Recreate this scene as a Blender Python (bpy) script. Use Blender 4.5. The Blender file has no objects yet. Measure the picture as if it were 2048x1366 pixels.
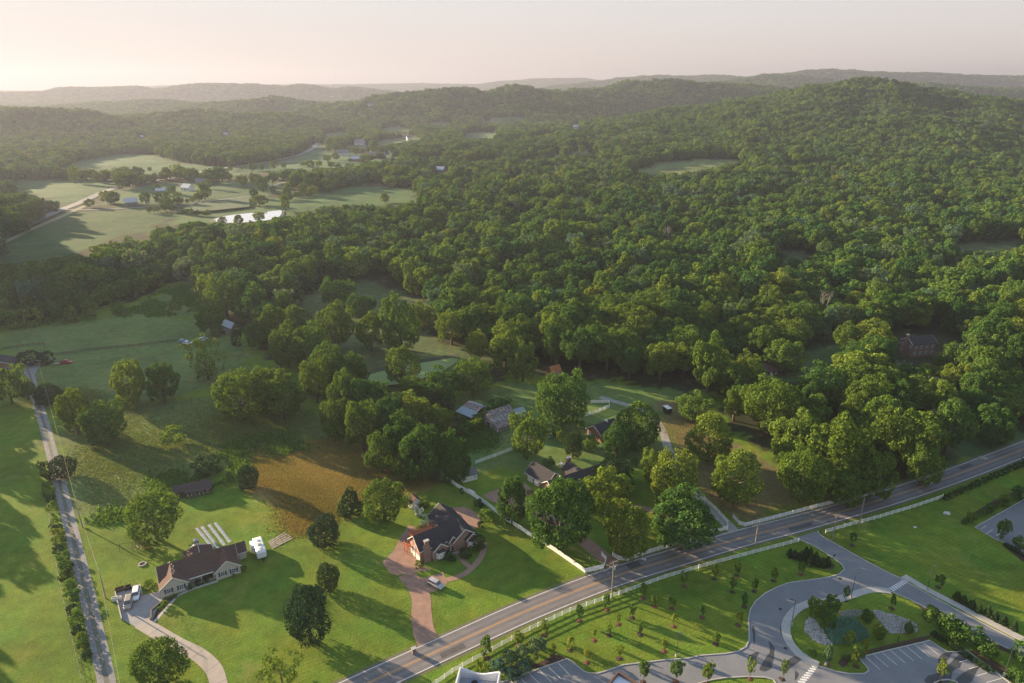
import bpy, bmesh, math, random
import numpy as np
from mathutils import Vector, Matrix

rnd = random.Random(7)
rng = np.random.default_rng(7)
S = bpy.context.scene
COL = S.collection
R = math.radians

# ------------------------------------------------------------------ camera
F_PX, PITCH, HC = 1366.0, R(20.7), 120.0
cam_data = bpy.data.cameras.new('camera')
cam_data.sensor_width = 36.0
cam_data.lens = 36.0 * F_PX / 2048.0
cam_data.clip_start, cam_data.clip_end = 1.0, 40000.0
cam = bpy.data.objects.new('camera', cam_data)
cam.location = (0, 0, HC)
cam.rotation_euler = (R(90) - PITCH, 0, 0)
COL.objects.link(cam)
S.camera = cam

# ------------------------------------------------------------------ sky, sun, exposure
SUN_AZ, SUN_EL = R(-60), R(12.5)          # azimuth clockwise from +Y
world = bpy.data.worlds.new('World'); S.world = world; world.use_nodes = True
wn = world.node_tree.nodes; wl = world.node_tree.links
bg = wn['Background']
sky = wn.new('ShaderNodeTexSky'); sky.sky_type = 'NISHITA'; sky.sun_disc = False
sky.sun_elevation = SUN_EL; sky.sun_rotation = SUN_AZ
sky.altitude = 200; sky.air_density = 1.0; sky.dust_density = 1.0; sky.ozone_density = 1.0
# morning haze high in the air veils the clear sky, thickest towards the horizon all round
veil = wn.new('ShaderNodeMix'); veil.data_type = 'RGBA'
tint = wn.new('ShaderNodeValToRGB'); te = tint.color_ramp.elements     # tone of the veil by height above the horizon (x 5)
te[0].position = 0.0; te[0].color = (.79, .67, .60, 1); te[1].position = 0.16; te[1].color = (.715, .745, .77, 1)
for p_, c_ in ((.06, (.76, .70, .665, 1)), (.45, (.50, .64, .82, 1)), (1.0, (.36, .54, .82, 1))):
    e_ = te.new(p_); e_.color = c_
tsc = wn.new('ShaderNodeVectorMath'); tsc.operation = 'SCALE'; tsc.inputs['Scale'].default_value = 5.0; wl.new(tint.outputs[0], tsc.inputs[0])
wtc = wn.new('ShaderNodeTexCoord'); wsp = wn.new('ShaderNodeSeparateXYZ'); wmr = wn.new('ShaderNodeMapRange')
wmr.inputs[1].default_value = 0.0; wmr.inputs[2].default_value = 0.55; wmr.inputs[3].default_value = 0.993; wmr.inputs[4].default_value = 0.86
wl.new(wtc.outputs['Generated'], wsp.inputs[0]); wl.new(wsp.outputs[2], wmr.inputs[0]); wl.new(wmr.outputs[0], veil.inputs['Factor'])
wl.new(wsp.outputs[2], tint.inputs[0]); wl.new(tsc.outputs[0], veil.inputs['B'])
wl.new(sky.outputs[0], veil.inputs['A'])
wl.new(veil.outputs['Result'], bg.inputs[0]); bg.inputs[1].default_value = 0.05
sun_data = bpy.data.lights.new('sun', 'SUN'); sun_data.energy = 5.0; sun_data.angle = R(0.6)
sun_data.color = (1.0, 0.75, 0.48)
sun = bpy.data.objects.new('sun', sun_data); COL.objects.link(sun)
to_sun = Vector((math.sin(SUN_AZ) * math.cos(SUN_EL), math.cos(SUN_AZ) * math.cos(SUN_EL), math.sin(SUN_EL)))
sun.rotation_euler = to_sun.to_track_quat('Z', 'Y').to_euler()
S.view_settings.view_transform = 'Standard'
S.view_settings.look = 'None'
S.view_settings.exposure = 2.12
S.view_settings.gamma = 1.0
S.cycles.use_denoising = True
S.cycles.max_bounces = 6
S.cycles.diffuse_bounces = 3
S.cycles.glossy_bounces = 2
S.cycles.transmission_bounces = 3
S.cycles.volume_bounces = 1
S.cycles.transparent_max_bounces = 4

# ------------------------------------------------------------------ terrain height
cP, sP = math.cos(PITCH), math.sin(PITCH)
def ray(px, py):
    u = (np.asarray(px, float) - 1024) / F_PX
    v = (683 - np.asarray(py, float)) / F_PX
    return u, cP + v * sP, -sP + v * cP
def project(x, y, z):
    dz = z - HC
    dep = y * cP - dz * sP
    dep = np.where(np.abs(dep) < 1e-6, 1e-6, dep)
    return 1024 + F_PX * x / dep, 683 - F_PX * (y * sP + dz * cP) / dep, dep

# ridge lines of the hills: (bearing and height of the crest as seen, range in metres, tree height), half width
TREE = 13.0
RIDGES = [
    (400, 1, [(1300, 300, 1250), (1484, 225, 1480), (1601, 187, 1600), (1706, 163, 1650), (1835, 171, 1650), (1912, 190, 1600), (2048, 217, 1560), (2200, 225, 1500)]),
    (190, 1, [(1854, 229, 1250), (1740, 285, 1080)]),
    (260, 1, [(1090, 180, 2500), (1180, 168, 2550), (1250, 160, 2600), (1340, 157, 2600), (1470, 158, 2600), (1530, 168, 2600), (1590, 176, 2600), (1700, 180, 2600)]),
    (220, 1, [(650, 224, 2300), (720, 196, 2350), (790, 181, 2350), (850, 182, 2350), (900, 172, 2350), (940, 173, 2350), (975, 178, 2350), (1020, 166, 2350), (1060, 175, 2350), (1100, 182, 2350)]),
    (185, 1, [(-300, 222, 1700), (0, 212, 1750), (60, 208, 1750), (110, 215, 1750), (160, 232, 1750), (220, 243, 1750)]),
    (175, 1, [(250, 240, 2000), (300, 226, 2000), (380, 216, 2000), (450, 218, 2000), (530, 220, 2000), (600, 236, 2000), (650, 246, 2000)]),
    (200, 1, [(110, 215, 3300), (190, 200, 3300), (320, 196, 3200), (400, 206, 3100), (440, 201, 2800), (540, 190, 2700), (600, 197, 2700), (650, 207, 2700)]),
    (300, 0, [(-200, 188, 5000), (0, 186, 5000), (90, 185, 5000), (150, 176, 5000), (270, 175, 5000), (300, 185, 5000), (330, 178, 5000), (380, 170, 5000), (500, 168, 5000), (540, 173, 5000), (570, 181, 5000), (610, 170, 5000), (650, 180, 5000), (700, 176, 5000), (760, 182, 5000)]),
    (700, 0, [(-200, 178, 8500), (60, 181, 8500), (200, 180, 8500), (340, 172, 8500), (700, 170, 8500), (830, 168, 8500), (950, 170, 8500), (1030, 162, 8500), (1080, 158, 8500), (1150, 157, 8500), (1210, 166, 8500)]),
    (500, 0, [(1150, 170, 5600), (1260, 155, 5600), (1340, 152, 5600), (1430, 152, 5600), (1500, 155, 5600), (1560, 151, 5200), (1600, 154, 5000)]),
    (420, 0, [(1500, 158, 4000), (1560, 150, 4000), (1600, 153, 4000), (1650, 165, 4000)]),
    (360, 0, [(1590, 152, 4900), (1640, 146, 4900), (1700, 142, 4900), (1760, 144, 4900), (1800, 148, 4900), (1850, 146, 4900), (1900, 148, 4900), (1960, 153, 4900), (2048, 152, 4900), (2300, 150, 4900)]),
    (240, 1, [(1790, 164, 3000), (1850, 160, 3000), (1930, 168, 3000), (2048, 172, 3000), (2200, 165, 3000)]),
]
_SEG = []
for w, t, pts in RIDGES:
    seg = []
    for px, py, D in pts:
        u, dy, dz = ray(px, py)
        seg.append((D * u / dy, D, HC + (D * dz / dy) - (TREE + 5) * t))
    _SEG.append((w, seg))
def smooth(a, b, x):
    t = np.clip((x - a) / (b - a), 0, 1)
    return t * t * (3 - 2 * t)
BASIN = (88.6, 124.2)        # centre of the storm-water basin
def H(x, y):
    x = np.asarray(x, float); y = np.asarray(y, float)
    acc = np.zeros(np.broadcast(x, y).shape)
    for w, seg in _SEG:
        best = np.zeros_like(acc)
        for (ax, ay, az), (bx, by, bz) in zip(seg[:-1], seg[1:]):
            dx, dy = bx - ax, by - ay
            t = np.clip(((x - ax) * dx + (y - ay) * dy) / (dx * dx + dy * dy), 0, 1)
            d2 = (x - ax - t * dx) ** 2 + (y - ay - t * dy) ** 2
            best = np.maximum(best, (az + t * (bz - az)) * np.exp(-d2 / (w * w)))
        acc += best ** 4
    h = acc ** 0.25
    r = np.hypot(x, y)
    n = (np.sin(x / 83 + 1.3) * np.sin(y / 97 + .4) + .6 * np.sin(x / 41 + y / 57) * np.cos(y / 37 - x / 71 + 2)
         + .35 * np.sin(x / 23 + 2.1) * np.sin(y / 27 - x / 61))
    h = h * (.97 + .08 * n * smooth(600, 1500, r) * (1 - .75 * smooth(2200, 3200, r))) + 1.2 * n * smooth(450, 900, r)
    # unseen wooded ridge added left of the farms, shaped to shade the pastures
    lx, ly = x + 465, y - 540
    h = h + 112 * np.exp(-(lx / 120) ** 2 - (ly / 155) ** 2) * smooth(.98, 1.3, -x / (np.maximum(y, 1) * .74 + 12))
    h = h * smooth(300, 520, r + np.maximum(0, -x - 250) * 1.5)
    bx, by = (x - BASIN[0]) / 15.5, (y - BASIN[1]) / 10.5
    h = h - 2.3 * (1 - smooth(.35, 1.0, np.hypot(bx, by)))
    return h
def ground(px, py):
    """first point of the terrain met by the line of sight through a picture point"""
    u, dy, dz = ray(px, py)
    k = 75.0 * 1.012 ** np.arange(420)
    below = (HC + dz / dy * k) < H(u / dy * k, k)
    i = int(np.argmax(below)) if below.any() else len(k) - 1
    a, b = k[max(i - 1, 0)], k[i]
    for _ in range(18):
        m = .5 * (a + b)
        if HC + dz / dy * m < H(u / dy * m, m): b = m
        else: a = m
    return Vector((float(u / dy * b), float(b), float(H(u / dy * b, b))))
def G(px, py, z=0.0):
    """picture point on the level plane at height z"""
    u, dy, dz = ray(px, py)
    t = (z - HC) / dz
    return Vector((float(u * t), float(dy * t), z))
def inside(px, py, poly):
    px = np.asarray(px, float); py = np.asarray(py, float)
    res = np.zeros(px.shape, bool)
    n = len(poly)
    for i in range(n):
        x1, y1 = poly[i]; x2, y2 = poly[(i + 1) % n]
        c = ((y1 > py) != (y2 > py)) & (px < (x2 - x1) * (py - y1) / (y2 - y1 + 1e-12) + x1)
        res ^= c
    return res

# ------------------------------------------------------------------ node helpers and materials
def new_mat(name):
    m = bpy.data.materials.new(name); m.use_nodes = True
    nt = m.node_tree; nt.nodes.clear()
    out = nt.nodes.new('ShaderNodeOutputMaterial')
    return m, nt, out
def nd(nt, t, **kw):
    n = nt.nodes.new(t)
    for k, v in kw.items():
        if k.startswith('i_'):
            key = k[2:]
            key = int(key) if key.isdigit() else key.replace('_', ' ')
            n.inputs[key].default_value = v
        else: setattr(n, k, v)
    return n
def rgba(c): return (c[0], c[1], c[2], 1.0)
def mul_color(nt, a, val_socket, lo, hi):
    """a * maprange(val, lo..hi)"""
    mr = nd(nt, 'ShaderNodeMapRange'); nt.links.new(val_socket, mr.inputs[0])
    mr.inputs[1].default_value = .25; mr.inputs[2].default_value = .75
    mr.inputs[3].default_value = lo; mr.inputs[4].default_value = hi
    mx = nd(nt, 'ShaderNodeVectorMath', operation='SCALE')
    nt.links.new(a, mx.inputs[0]); nt.links.new(mr.outputs[0], mx.inputs['Scale'])
    return mx.outputs[0]
def noise(nt, vec, scale, detail=3.0, rough=.55):
    n = nd(nt, 'ShaderNodeTexNoise'); n.inputs['Scale'].default_value = scale
    n.inputs['Detail'].default_value = detail; n.inputs['Roughness'].default_value = rough
    if vec is not None: nt.links.new(vec, n.inputs['Vector'])
    return n.outputs['Fac']
def position(nt): return nd(nt, 'ShaderNodeNewGeometry').outputs['Position']
_M = {}
def plain(name, col, rough=.7, vary=.12, scale=1.5, metal=0.0, bump=0.0, bscale=20, spec=.3, obj=False):
    """painted / mineral surface with mottling"""
    if name in _M: return _M[name]
    m, nt, out = new_mat(name)
    p = nd(nt, 'ShaderNodeBsdfPrincipled')
    p.inputs['Roughness'].default_value = rough; p.inputs['Metallic'].default_value = metal
    p.inputs['Specular IOR Level'].default_value = spec
    c = nd(nt, 'ShaderNodeRGB'); c.outputs[0].default_value = rgba(col)
    vec = nd(nt, 'ShaderNodeTexCoord').outputs['Object'] if obj else position(nt)
    o = mul_color(nt, c.outputs[0], noise(nt, vec, scale, 5), 1 - vary, 1 + vary)
    o = mul_color(nt, o, noise(nt, vec, scale * 9, 2), 1 - vary * .6, 1 + vary * .6)
    nt.links.new(o, p.inputs['Base Color'])
    if bump:
        b = nd(nt, 'ShaderNodeBump'); b.inputs['Strength'].default_value = bump; b.inputs['Distance'].default_value = .05
        nt.links.new(noise(nt, vec, bscale, 3), b.inputs['Height']); nt.links.new(b.outputs[0], p.inputs['Normal'])
    nt.links.new(p.outputs[0], out.inputs[0])
    _M[name] = m; return m
def leaf_mat(name, c1, c2, trans=.32, tcol=(1.25, 1.15, .45)):
    if name in _M: return _M[name]
    m, nt, out = new_mat(name)
    oi = nd(nt, 'ShaderNodeObjectInfo'); ge = nd(nt, 'ShaderNodeNewGeometry')
    mix = nd(nt, 'ShaderNodeValToRGB'); cr = mix.color_ramp
    lerp = lambda t, g=(1, 1, 1): tuple((c1[i] + (c2[i] - c1[i]) * t) * g[i] for i in range(3)) + (1.0,)
    cr.elements[0].position = 0.0; cr.elements[0].color = lerp(0); cr.elements[1].position = 1.0; cr.elements[1].color = lerp(1)
    if c1 != c2:
        for pos_, t_, g_ in ((.22, .25, (.8, .95, 1.25)), (.42, .45, (1, 1, 1)), (.6, .35, (1.12, 1, .85)), (.78, .75, (.9, 1, 1)), (.92, .9, (1.18, 1.02, .9))):
            e_ = cr.elements.new(pos_); e_.color = lerp(t_, g_)
    st = nd(nt, 'ShaderNodeMath', operation='MULTIPLY_ADD', use_clamp=True); nt.links.new(noise(nt, oi.outputs['Location'], .012, 3), st.inputs[0]); st.inputs[1].default_value = 1.1; 
    ad_ = nd(nt, 'ShaderNodeMath', operation='SUBTRACT'); nt.links.new(oi.outputs['Random'], ad_.inputs[0]); ad_.inputs[1].default_value = .55
    nt.links.new(ad_.outputs[0], st.inputs[2]); nt.links.new(st.outputs[0], mix.inputs[0])
    mr = nd(nt, 'ShaderNodeMapRange'); mr.inputs[3].default_value = .6; mr.inputs[4].default_value = 1.4
    nt.links.new(ge.outputs['Random Per Island'], mr.inputs[0])
    sc = nd(nt, 'ShaderNodeVectorMath', operation='SCALE')
    nt.links.new(mix.outputs[0], sc.inputs[0]); nt.links.new(mr.outputs[0], sc.inputs['Scale'])
    d = nd(nt, 'ShaderNodeBsdfDiffuse'); t = nd(nt, 'ShaderNodeBsdfTranslucent')
    tm = nd(nt, 'ShaderNodeVectorMath', operation='MULTIPLY'); tm.inputs[1].default_value = tcol
    nt.links.new(sc.outputs[0], tm.inputs[0]); nt.links.new(sc.outputs[0], d.inputs[0]); nt.links.new(tm.outputs[0], t.inputs[0])
    ms = nd(nt, 'ShaderNodeMixShader'); ms.inputs[0].default_value = trans
    nt.links.new(d.outputs[0], ms.inputs[1]); nt.links.new(t.outputs[0], ms.inputs[2]); nt.links.new(ms.outputs[0], out.inputs[0])
    _M[name] = m; return m
LEAF = leaf_mat('leaves_broad', (.06, .125, .026), (.125, .19, .036))
LEAF_DARK = leaf_mat('leaves_evergreen', (.032, .062, .026), (.05, .085, .03), .15)
LEAF_LIGHT = leaf_mat('leaves_young', (.10, .175, .034), (.155, .22, .04), .35)
LEAF_YELLOW = leaf_mat('leaves_gold', (.16, .21, .036), (.215, .25, .042), .35)
LEAF_BLUE = leaf_mat('leaves_bluegreen', (.09, .16, .085), (.12, .19, .11), .3)
LEAF_FAR = leaf_mat('leaves_wood', (.042, .108, .028), (.13, .215, .04), .32)
BARK = plain('bark', (.11, .085, .06), .9, .3, 3)
DEADWOOD = plain('bare_wood', (.33, .30, .26), .9, .2, 3)

# ------------------------------------------------------------------ mesh helpers
def mesh_np(name, verts, faces, mats, mat_idx=None, smooth_=False):
    """verts (n,3), faces list of arrays all with the same corner count"""
    me = bpy.data.meshes.new(name)
    verts = np.asarray(verts, np.float32)
    me.vertices.add(len(verts)); me.vertices.foreach_set('co', verts.ravel())
    loops = np.concatenate([f.ravel() for f in faces]).astype(np.int32)
    tot = np.concatenate([np.full(len(f), f.shape[1]) for f in faces]).astype(np.int32)
    start = np.concatenate([[0], np.cumsum(tot)[:-1]]).astype(np.int32)
    me.loops.add(len(loops)); me.loops.foreach_set('vertex_index', loops)
    me.polygons.add(len(tot)); me.polygons.foreach_set('loop_start', start)
    if mat_idx is not None: me.polygons.foreach_set('material_index', np.asarray(mat_idx, np.int32))
    me.polygons.foreach_set('use_smooth', np.full(len(tot), smooth_))
    for m in mats: me.materials.append(m)
    me.update(calc_edges=True); me.validate()
    return me
def link(name, me, parent=None, loc=None):
    o = bpy.data.objects.new(name, me); COL.objects.link(o)
    if parent is not None: o.parent = parent
    if loc is not None: o.location = loc
    return o
def tag(o, label=None, cat=None, group=None, kind=None):
    if label: o['label'] = label
    if cat: o['category'] = cat
    if group: o['group'] = group
    if kind: o['kind'] = kind
    return o
def thing(name, label, cat, loc=(0, 0, 0), rz=0.0, group=None):
    o = bpy.data.objects.new(name, None); COL.objects.link(o)
    o.location = loc; o.rotation_euler = (0, 0, rz); o.empty_display_size = .5
    return tag(o, label, cat, group)
class MB:
    """collects boxes, prisms and tubes into one mesh"""
    def __init__(s): s.v = []; s.f = []
    def add(s, vs, fs):
        n = len(s.v); s.v += [tuple(p) for p in vs]; s.f += [tuple(i + n for i in f) for f in fs]; return s
    def box(s, x0, x1, y0, y1, z0, z1):
        return s.add([(x0, y0, z0), (x1, y0, z0), (x1, y1, z0), (x0, y1, z0), (x0, y0, z1), (x1, y0, z1), (x1, y1, z1), (x0, y1, z1)],
                     [(3, 2, 1, 0), (4, 5, 6, 7), (0, 1, 5, 4), (1, 2, 6, 5), (2, 3, 7, 6), (3, 0, 4, 7)])
    def hexa(s, bottom, top):
        return s.add(list(bottom) + list(top), [(3, 2, 1, 0), (4, 5, 6, 7), (0, 1, 5, 4), (1, 2, 6, 5), (2, 3, 7, 6), (3, 0, 4, 7)])
    def prism(s, poly, axis, a, b):
        """polygon in the two other axes, extruded along axis from a to b"""
        n = len(poly)
        def pt(p, t): return {'x': (t, p[0], p[1]), 'y': (p[0], t, p[1]), 'z': (p[0], p[1], t)}[axis]
        vs = [pt(p, a) for p in poly] + [pt(p, b) for p in poly]
        fs = [tuple(range(n))[::-1], tuple(range(n, 2 * n))] + [(i, (i + 1) % n, n + (i + 1) % n, n + i) for i in range(n)]
        return s.add(vs, fs)
    def tube(s, p, q, r0, r1=None, n=8):
        r1 = r0 if r1 is None else r1
        p, q = Vector(p), Vector(q); d = (q - p).normalized()
        u = d.orthogonal().normalized(); w = d.cross(u)
        vs = [p + (u * math.cos(2 * math.pi * i / n) + w * math.sin(2 * math.pi * i / n)) * r0 for i in range(n)]
        vs += [q + (u * math.cos(2 * math.pi * i / n) + w * math.sin(2 * math.pi * i / n)) * r1 for i in range(n)]
        fs = [(i, (i + 1) % n, n + (i + 1) % n, n + i) for i in range(n)] + [tuple(range(n))[::-1], tuple(range(n, 2 * n))]
        return s.add(vs, fs)
    def path(s, pts, r, n=5):
        for a, b in zip(pts[:-1], pts[1:]): s.tube(a, b, r, r, n)
        return s
    def mesh(s, name, mat, smooth_=False):
        me = bpy.data.meshes.new(name); me.from_pydata(s.v, [], s.f); me.materials.append(mat)
        bm = bmesh.new(); bm.from_mesh(me); bmesh.ops.recalc_face_normals(bm, faces=bm.faces); bm.to_mesh(me); bm.free()
        if smooth_:
            for p in me.polygons: p.use_smooth = True
        me.update(); return me
    def build(s, name, mat, parent=None, smooth_=False, loc=None):
        return link(name, s.mesh(name, mat, smooth_), parent, loc)
def spline(pts, step=1.5, closed=False):
    """Catmull-Rom through 2D points"""
    P = [Vector((p[0], p[1])) for p in pts]; out = []
    n = len(P)
    for i in range(n if closed else n - 1):
        if closed: a, b, c, d = P[(i - 1) % n], P[i], P[(i + 1) % n], P[(i + 2) % n]
        else: a, b, c, d = P[max(i - 1, 0)], P[i], P[i + 1], P[min(i + 2, n - 1)]
        k = max(1, int((c - b).length / step))
        for j in range(k):
            t = j / k
            out.append(.5 * ((2 * b) + (c - a) * t + (2 * a - 5 * b + 4 * c - d) * t * t + (3 * b - a - 3 * c + d) * t ** 3))
    if not closed: out.append(P[-1])
    return out
def ribbon(name, pts, width, z, mat, kind='structure', parent=None, step=2.0, off=0.0, drape=True, thick=0.0):
    """strip of surface along a 2D line; width may be (w0, w1)"""
    L = spline(pts, step); v = []; f = []
    n = len(L)
    for i, p in enumerate(L):
        d = (L[min(i + 1, n - 1)] - L[max(i - 1, 0)]).normalized(); nn = Vector((-d.y, d.x))
        w = width if not isinstance(width, tuple) else width[0] + (width[1] - width[0]) * i / (n - 1)
        for sgn in (1, -1):
            q = p + nn * (off + sgn * w / 2)
            v.append((q.x, q.y, (float(H(q.x, q.y)) if drape else 0) + z))
    for i in range(n - 1): f.append((2 * i, 2 * i + 1, 2 * i + 3, 2 * i + 2))
    if thick:
        m = len(v); v += [(a, b, c - thick) for a, b, c in v]
        f += [(2 * i, 2 * i + 2, m + 2 * i + 2, m + 2 * i) for i in range(n - 1)] + [(2 * i + 1, m + 2 * i + 1, m + 2 * i + 3, 2 * i + 3) for i in range(n - 1)]
        f += [(0, m, m + 1, 1), (2 * n - 2, 2 * n - 1, m + 2 * n - 1, m + 2 * n - 2)]
    mb = MB(); mb.v = v; mb.f = f
    o = mb.build(name, mat, parent)
    if parent is None and kind: tag(o, kind=kind)
    return o
def sheet(name, outer, z, mat, holes=(), kind='structure', parent=None):
    """flat sheet with holes, 2D outlines"""
    bm = bmesh.new(); edges = []
    for loop in [outer] + list(holes):
        vs = [bm.verts.new((p[0], p[1], z)) for p in loop]
        edges += [bm.edges.new((vs[i], vs[(i + 1) % len(vs)])) for i in range(len(vs))]
    bmesh.ops.triangle_fill(bm, use_beauty=True, use_dissolve=False, edges=edges, normal=(0, 0, 1))
    for fc in bm.faces:
        if fc.normal.z < 0: fc.normal_flip()
    me = bpy.data.meshes.new(name); bm.to_mesh(me); bm.free(); me.materials.append(mat)
    o = link(name, me, parent)
    if parent is None and kind: tag(o, kind=kind)
    return o
def px2(pts): return [tuple(G(a, b)[:2]) for a, b in pts]

# ------------------------------------------------------------------ land cover: outlines of open ground and fields
OPEN = {   # open ground as seen between the woods (picture outlines), colour; valley fields darkened to stand in for shade
    'field_a': ([(0, 482), (60, 457), (130, 427), (200, 421), (335, 413), (345, 425), (300, 468), (250, 470), (200, 487), (150, 512), (0, 528)], (0.043, 0.094, 0.030)),
    'field_b': ([(25, 366), (40, 360), (150, 358), (250, 366), (240, 378), (190, 393), (130, 415), (105, 405), (60, 388), (30, 382)], (0.059, 0.120, 0.045)),
    'field_c': ([(115, 338), (170, 318), (230, 308), (300, 308), (360, 325), (420, 331), (460, 334), (540, 325), (590, 312), (615, 300), (640, 300), (690, 305), (800, 310), (790, 322), (700, 332), (640, 342), (600, 340), (540, 345), (470, 350), (400, 343), (330, 348), (290, 350), (180, 338)], (0.066, 0.131, 0.056)),
    'field_d': ([(200, 412), (195, 398), (240, 380), (320, 366), (460, 362), (540, 358), (600, 366), (585, 380), (540, 392), (480, 400), (400, 408), (335, 414)], (0.061, 0.116, 0.045)),
    'field_e': ([(345, 432), (380, 412), (420, 405), (500, 398), (560, 395), (640, 385), (720, 370), (830, 378), (838, 405), (760, 412), (660, 412), (562, 436), (525, 443), (480, 446), (420, 447), (380, 446), (345, 450)], (0.061, 0.120, 0.041)),
    'glade_far_a': ([(930, 266), (1000, 262), (985, 278), (930, 281)], (.11, .16, .07)),
    'glade_far_b': ([(1035, 318), (1180, 298), (1205, 304), (1050, 324)], (.11, .16, .06)),
    'glade_far_c': ([(955, 240), (1050, 233), (1045, 244), (965, 250)], (.11, .16, .07)),
    'glade_far_d': ([(860, 243), (905, 243), (890, 256), (860, 256)], (.11, .16, .07)),
    'glade_far_e': ([(760, 258), (800, 250), (830, 262), (780, 268)], (.11, .16, .07)),
    'glade_far_f': ([(645, 268), (690, 262), (700, 270), (650, 276)], (.10, .14, .06)),
    'glade_far_g': ([(745, 282), (830, 272), (850, 280), (760, 292)], (.10, .14, .06)),
    'glade_far_h': ([(600, 292), (650, 284), (660, 292), (640, 300)], (.10, .14, .06)),
    'glade_far_i': ([(690, 288), (760, 296), (740, 304), (690, 300)], (.10, .14, .06)),
    'glade_far_j': ([(1060, 268), (1110, 262), (1110, 268), (1065, 274)], (.10, .14, .06)),
    'glade_far_k': ([(930, 318), (1000, 312), (1010, 318), (940, 324)], (.10, .14, .06)),
    'glade_far_l': ([(830, 312), (880, 306), (890, 312), (840, 318)], (.10, .14, .06)),
    'hill_field': ([(1262, 342), (1320, 326), (1400, 317), (1510, 319), (1440, 331), (1400, 344), (1300, 350)], (.13, .17, .06)),
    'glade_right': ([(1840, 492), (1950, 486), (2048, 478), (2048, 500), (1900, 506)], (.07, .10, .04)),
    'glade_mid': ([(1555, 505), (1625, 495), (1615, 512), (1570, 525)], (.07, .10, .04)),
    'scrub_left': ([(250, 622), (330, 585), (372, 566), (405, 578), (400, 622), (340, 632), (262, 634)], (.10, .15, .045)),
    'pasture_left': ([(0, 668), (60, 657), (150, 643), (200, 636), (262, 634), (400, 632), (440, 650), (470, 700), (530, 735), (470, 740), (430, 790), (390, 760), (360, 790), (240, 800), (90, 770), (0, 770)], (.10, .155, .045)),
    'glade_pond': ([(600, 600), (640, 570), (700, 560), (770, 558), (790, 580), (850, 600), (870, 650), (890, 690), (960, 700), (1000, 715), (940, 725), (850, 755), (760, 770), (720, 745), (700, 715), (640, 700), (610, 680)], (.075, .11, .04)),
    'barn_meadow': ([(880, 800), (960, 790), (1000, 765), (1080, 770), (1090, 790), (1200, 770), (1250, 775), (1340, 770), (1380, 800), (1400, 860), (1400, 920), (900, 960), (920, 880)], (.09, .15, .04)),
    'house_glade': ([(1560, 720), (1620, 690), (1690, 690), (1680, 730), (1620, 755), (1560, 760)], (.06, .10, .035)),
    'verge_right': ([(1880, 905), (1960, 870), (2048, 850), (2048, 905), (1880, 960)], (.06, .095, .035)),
}
LOWER = [(-400, 700), (0, 655), (150, 630), (260, 600), (370, 560), (400, 600), (470, 655), (520, 700), (600, 740), (660, 800), (720, 870), (800, 930), (880, 965),
         (925, 960), (935, 900), (900, 830), (900, 790), (985, 765), (1020, 740), (1090, 755), (1230, 765), (1300, 775), (1370, 780), (1440, 800), (1470, 850), (1540, 900), (1560, 970), (1620, 1005), (1700, 990), (1760, 975), (1850, 930), (1960, 900), (2048, 860), (2500, 760), (2500, 0), (-400, 0)]
COVER = [   # ground cover of the near land (picture outlines): colour, drawn in order
    ([(60, 770), (240, 800), (440, 800), (600, 820), (720, 870), (640, 870), (560, 880), (490, 900), (500, 940), (470, 950), (350, 990), (250, 1035), (170, 1058), (150, 980), (110, 860)], (.095, .14, .042)),
    ([(250, 1000), (330, 960), (420, 925), (480, 900), (560, 875), (640, 868), (600, 890), (500, 915), (430, 960), (300, 1020)], (.085, .15, .035)),
    ([(490, 905), (560, 885), (650, 872), (740, 880), (810, 910), (850, 960), (800, 980), (740, 985), (690, 990), (665, 1030), (620, 1055), (592, 1065), (520, 990), (495, 950)], (.235, .195, .06)),
    ([(505, 905), (560, 888), (620, 885), (570, 915), (520, 925)], (.26, .22, .05)),
    ([(495, 955), (520, 985), (592, 1065), (640, 1045), (690, 1000), (640, 975), (560, 965)], (.19, .15, .045)),
    ([(1330, 800), (1390, 790), (1420, 860), (1470, 880), (1560, 970), (1680, 1000), (1480, 1045), (1420, 1000), (1370, 940), (1330, 870)], (.15, .135, .06)),
    ([(900, 860), (960, 835), (1010, 870), (980, 890), (915, 890)], (.07, .105, .04)),
]
LAWN = (.096, .162, .018)
WOODFLOOR = (.035, .042, .018)

def cover_color(x, y, z):
    # field edges are ragged by a few metres
    wx = 3.5 * np.sin(x / 11 + y / 9) + 1.6 * np.sin(x / 3.1 + y / 4.3) + 1.2 * np.sin(y / 2.3 - x / 5.1 + 1) + rng.normal(0, .8, len(x)); wy = 3.5 * np.sin(x / 8 - y / 13 + 1) + 1.6 * np.sin(x / 4.7 - y / 3.3 + 2) + 1.2 * np.sin(x / 2.9 + y / 6.1) + rng.normal(0, .8, len(x))
    px, py, dep = project(x + wx, y + wy, z)
    c = np.tile(np.array(LAWN), (len(x), 1))
    wood = inside(px, py, LOWER) & (dep > 1)
    far = np.hypot(x, y) > 2500
    c[wood | far] = WOODFLOOR
    c[far & ~wood] = WOODFLOOR
    for poly, col in OPEN.values(): c[inside(px, py, poly)] = col
    for poly, col in COVER: c[inside(px, py, poly) & (dep < 420)] = col
    c[far] = np.array((.045, .062, .026))
    # the straw field is patchy: greener where the grass is short
    straw = c[:, 0] > .25
    pt = np.sin(x / 9 + y / 13) * np.sin(y / 7 - x / 17 + 1) + .6 * np.sin(x / 4.1 + 2) * np.sin(y / 5.3) + rng.normal(0, .25, len(x))
    k = np.clip(.45 + .5 * pt, 0, 1)[:, None]
    c[straw] = (c * (1 - .75 * k) + np.array((.14, .165, .045)) * .75 * k)[straw]
    return c

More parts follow.
